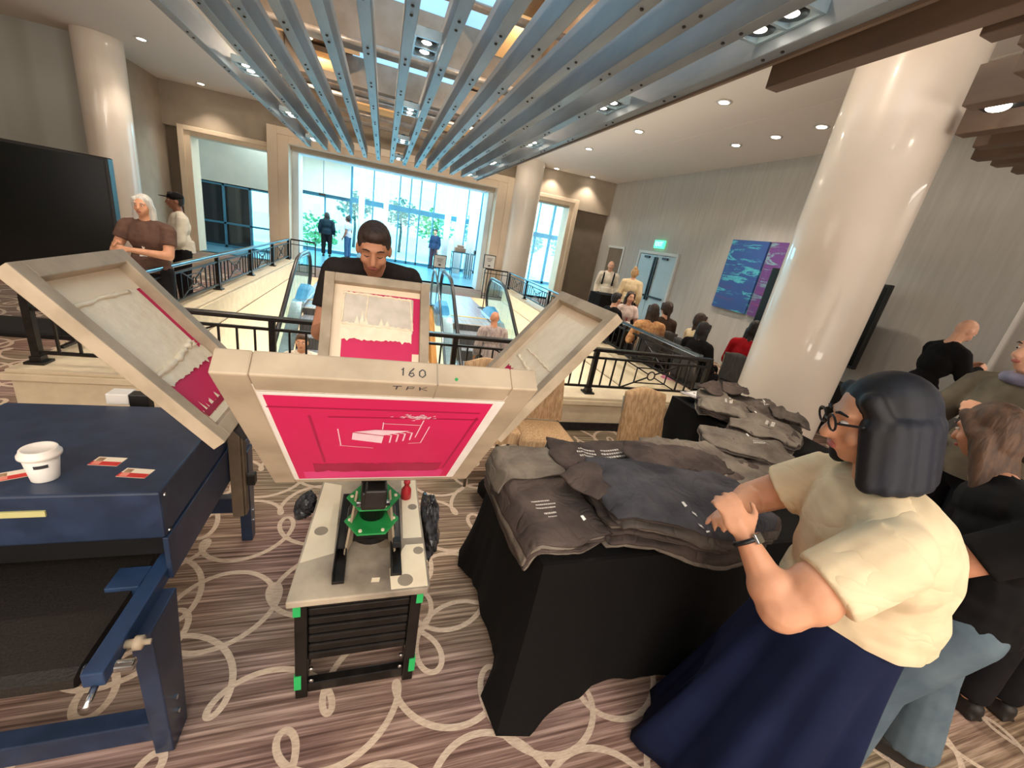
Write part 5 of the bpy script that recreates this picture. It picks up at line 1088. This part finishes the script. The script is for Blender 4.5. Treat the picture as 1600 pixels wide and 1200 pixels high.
# --- left of the well
m_brn = fab('brown_tee', (98, 74, 64), (84, 62, 54)); m_wl = fab('white_lanyard_cloth', (232, 224, 216))
def scarf(t, j, hd, hs, HR): lanyard(m_wl)(t, j, hd, hs, HR); MB().tube([hd(.07, -.03, .06), hd(.1, -.05, -.1), hd(.12, -.04, -.28)], [.03*hs, .035*hs, .02*hs], 8).build('hair_lock', m_hairs['grey'], t, True)
person('woman with long grey hair, brown t-shirt and lanyard, holding the big black display', (-2.52, 5.85, 0), yw(-.15, -1), 1.70, 1.15, J=dict(elR=(.27, .08, 1.10), wrR=(.14, .30, 1.16), elL=(-.25, .10, 1.08), wrL=(.02, .30, 1.12)), top=m_brn, bottom=m_blk, hair='grey', hstyle='long', skin='warm', vox=.012, hy=.1, extra=scarf)
m_wh = fab('cream_white_shirt', (232, 222, 204), (216, 206, 188))
def cap_(t, j, hd, hs, HR): q = MB().ell(hd(0, -.012, .055), (.09*hs, .105*hs, .075*hs), HR); o = q.build('cap', m_bk, t, True); MB().ell(hd(0, .12, .05), (.07*hs, .07*hs, .008*hs), HR).build('cap_brim', m_bk, o, True)
person('man in cream shirt, black trousers and black cap standing by the left portal', (-2.92, 7.72, 0), yw(-.8, -.45), 1.74, 1.1, J=dict(wrL=(-.16, .30, 1.05), elL=(-.28, .05, 1.05)), top=m_wh, sleeve='long', bottom=m_blk, hair='black', skin='dark', vox=.013, extra=cap_)
# --- on the escalators
m_pl = fab('faint_plaid', (178, 162, 156), (134, 120, 122), (30, 30, 4)); ez = lambda y: -(round((9.53-y)/.4-.5)-1.4)*.4*ST
person('bald man in plaid shirt seen from behind, riding the right escalator', (1.98, 6.95, ez(6.95)), 0, 1.74, 1.1, top=m_pl, sleeve='long', bottom=m_blk, hair='stubble', hstyle='bald', skin='tan', vox=.013)
person('man in white patterned shirt with dark lanyard riding down the left escalator', (-1.0, 6.15, ez(6.15)), PI, 1.72, 1.05, top=fab('white_patterned', (236, 228, 212), (212, 200, 182), (40, 40, 40)), sleeve='short', bottom=m_blk, hair='brown', skin='warm', vox=.013, extra=lanyard(m_bez, False))
# --- lobby
m_nv = fab('navy_suit', (44, 66, 98), (36, 56, 86)); m_stp = fab('pale_striped_shirt', (190, 196, 206), (150, 158, 172), (60, 4, 60))
person('person in dark clothes with long black hair seen from behind in the lobby', (-2.17, 19.0, 0), 0, 1.72, 1.15, top=fab('dark_teal_top', (24, 42, 54)), sleeve='long', bottom=m_blk, hair='black', hstyle='long', vox=.02)
person('person in pale striped shirt with dark bun, standing in the lobby', (-1.38, 19.1, 0), yw(-.8, .3), 1.72, 1.05, top=m_stp, sleeve='short', bottom=fab('blue_jeans', (60, 92, 128)), hair='black', hstyle='bun', skin='dark', vox=.02)
person('man in blue suit standing far off in the lobby beside the white posts', (2.33, 20.35, 0), PI*.8, 1.80, 1.0, top=m_nv, sleeve='long', bottom=fab('maroon_trousers', (74, 58, 72)), hair='black', vox=.02)
# --- right hand side
m_bp = fab('dark_backpack', (30, 32, 34))
def straps(t, j, hd, hs, HR):
    b = MB(); 
    for k in 'LR': p = j['sh'+k].lerp(j['nek'], .35); b.tube([p+V((0, -.02, .05)), p+V((-.06, -.12, -.06)), p+V((-.06, -.10, -.30))], .022, 6)
    o = b.build('backpack_straps', m_bp, t, True)
person('balding man with white hair and dark backpack straps behind the tall black table', (5.98, 10.3, 0), yw(-.5, -.85), 1.84, 1.1, top=m_wh, sleeve='long', bottom=m_blk, hair='grey', hstyle='bald', skin='light', vox=.014, extra=straps)
m_ck = fab('cream_knit', (234, 212, 172), (220, 196, 156)); m_or = fab('tan_print_blouse', (218, 170, 116), (180, 120, 84), (24, 24, 24)); m_red = fab('deep_red_jacket', (176, 24, 34), (150, 18, 28)); m_dkb = fab('dark_brown_top', (72, 56, 46))
person('blonde woman in cream knit seen from behind, standing before the double door', (5.95, 9.05, 0), yw(.6, .8), 1.78, 1.05, top=m_ck, sleeve='long', bottom=m_bk, hair='blonde', hstyle='bun', vox=.014)
person('man with short black hair in black, seated at the left of the black table', (4.1, 6.62, 0), yw(.9, .1), 1.70, 1.0, seated=True, top=m_bk, sleeve='long', bottom=m_bk, hair='black', hstyle='short', vox=.014)
person('woman with long brown hair in pale top, seated facing the camera at the black table', (4.78, 7.22, 0), yw(-.15, -1), 1.74, .95, seated=True, top=fab('pale_pink_top', (232, 208, 198)), sleeve='short', bottom=m_bk, hair='darkbrown', hstyle='long', vox=.013, extra=lanyard(fab('red_lanyard', (170, 40, 40)), False))
person('woman with long dark hair in tan print blouse, seated with her back to the camera', (4.14, 5.5, 0), yw(.25, 1), 1.72, 1.05, seated=True, top=m_or, sleeve='long', bottom=m_bk, hair='darkbrown', hstyle='long', vox=.013)
person('woman with dark ponytail in brown top, seated right of the tan print blouse', (4.66, 5.85, 0), yw(.1, 1), 1.80, .95, seated=True, top=m_dkb, sleeve='long', bottom=m_bk, hair='darkbrown', hstyle='pony', vox=.014)
person('woman with long brown hair in cream cardigan, seated by the railing corner', (4.72, 5.12, 0), yw(.85, -.2), 1.72, 1.0, seated=True, top=m_ck, sleeve='long', bottom=m_bk, hair='darkbrown', hstyle='long', skin='warm', vox=.012, extra=lanyard(m_bez, False))
person('woman with long black hair in black, seated back to camera beside the column', (4.30, 4.55, 0), yw(.9, .15), 1.62, 1.1, seated=True, top=m_bk, sleeve='long', bottom=m_blk, hair='black', hstyle='long', vox=.012)
person('woman with long black hair in red jacket, seated partly behind the big column', (5.22, 4.55, 0), yw(.75, .3), 1.86, 1.0, seated=True, top=m_red, sleeve='long', bottom=m_nv, hair='black', hstyle='long', skin='light', vox=.012)
person('bald man in black shirt bending over the tall right table', (6.16, 2.93, 0), yw(.9, -.42), 1.86, 1.1, J=dict(hed=(0, .18, 1.80), nek=(0, .10, 1.635), che=(0, .07, 1.40), shL=(-.2, .1, 1.55), shR=(.2, .1, 1.55), elL=(-.24, .2, 1.30), elR=(.24, .2, 1.30), wrL=(-.1, .44, 1.42), wrR=(.1, .44, 1.42)), top=m_bk, sleeve='long', bottom=m_blk, hair='stubble', hstyle='bald', skin='light', vox=.012, hp=-.5)
t = thing('flat_screen', (7.13, 6.0, 0), 'narrow black display leaning before the magenta canvas beside the big column', 'screen'); MB().bx(7.1, 7.16, 5.7, 6.3, 1.0, 2.25).build('bezel', m_bez, t, bev=.01); MB().bx(7.092, 7.1, 5.73, 6.27, 1.03, 2.22).build('screen', m_tv, t); MB().bar((7.13, 6.0, 0), (7.13, 6.0, 1.05), .05, .05, (0, 1, 0)).build('leg', m_bez, t)
for i, (x, y, fx, fy, lb) in enumerate(((4.30, 4.55, .9, .15, ''), (4.14, 5.5, .25, 1, 'dark banquet chair under the long-haired woman in tan print blouse'), (4.66, 5.85, .1, 1, 'grey banquet chair under the woman in brown with a ponytail'), (4.1, 6.62, .9, .1, 'grey banquet chair under the seated man in black'), (4.78, 7.22, -.15, -1, 'grey banquet chair under the woman in pale top facing the camera'),
                    (4.72, 5.12, .85, -.2, 'grey banquet chair under the woman in cream cardigan'), (5.22, 4.55, .75, .3, 'grey banquet chair under the woman in red jacket'), (5.75, 2.35, -1, 0, 'grey chair in front of the bald man at the right'))):
    f = V((fx, fy, 0)).normalized()*.10; L = (x+f.x, y+f.y, 0)
    if i: dup(g0, L, lb, yw(fx, fy))
    else: g0.location = L; g0.rotation_euler.z = yw(fx, fy)
# ------------------------------------------------------------------ light
sc = bpy.context.scene
wd_ = bpy.data.worlds.new('sky'); sc.world = wd_; wd_.use_nodes = True; bg = wd_.node_tree.nodes['Background']; bg.inputs[0].default_value = lin((222, 245, 252)); bg.inputs[1].default_value = 2.3
def area(name, loc, rot, sx, sy, e, col):
    l = bpy.data.lights.new(name, 'AREA'); l.shape = 'RECTANGLE'; l.size = sx; l.size_y = sy; l.energy = e; l.color = col; o = bpy.data.objects.new(name, l); COL.objects.link(o); o.location = loc; o.rotation_euler = rot; return o
area('ceiling_fill_light', (0, -2.6, 4.2), (math.radians(20), 0, 0), 7, 2.5, 260, (1, .90, .78))  # fill lamps added overhead at the rear and sides, no known fixtures
area('ceiling_fill_light', (-8, 3, 4.3), (0, math.radians(-20), 0), 4, 4, 60, (1, .90, .78))
area('ceiling_fill_light', (8.6, 0, 4.3), (0, math.radians(20), 0), 2, 4, 90, (1, .90, .78))
area('daylight', (2, 21.6, 4.6), (math.radians(-58), 0, 0), 14, 3, 1500, (.62, .90, 1))
area('lobby_fill_light', (0, 18, 3.9), (0, 0, 0), 9, 3, 300, (.76, .95, 1))  # cyan fill added to brighten the lobby, not a fixture
area('soft_rear_fill', (0, -4.6, 2.3), (math.radians(90), 0, 0), 15, 3.6, 80, (1, .93, .86))  # broad fill added behind the camera, softening the whole hall
for y_ in (3.0, 7.2, 11.2):
    for x_ in (-1.6, 2.0):
        l = bpy.data.lights.new('coffer_fill', 'POINT'); l.energy = 28; l.color = (1, .82, .62); l.shadow_soft_size = .04; o = bpy.data.objects.new('coffer_fill', l); COL.objects.link(o); o.location = (x_, y_, 4.5)  # point fills added because the coffer was too dark
area('well_upward_fill', (.6, 8.4, -4.3), (math.radians(180), 0, 0), 5, 7, 420, (1, .93, .82))  # upward fill added in the well to brighten the ceiling
area('rear_upward_fill', (0, -3.8, .6), (math.radians(180), 0, 0), 9, 1.5, 260, (1, .92, .82))  # unseen upward fill added behind the camera for the ceiling
area('well_light', (.6, 7, 2.9), (0, 0, 0), 3, 4, 10, (1, .93, .8))
sc.view_settings.view_transform = 'Standard'; sc.view_settings.look = 'None'; sc.view_settings.exposure = 1.2; sc.view_settings.gamma = 1.04
sc.cycles.use_denoising = True
sc.cycles.max_bounces = 6; sc.cycles.transparent_max_bounces = 12; sc.cycles.sample_clamp_indirect = 4
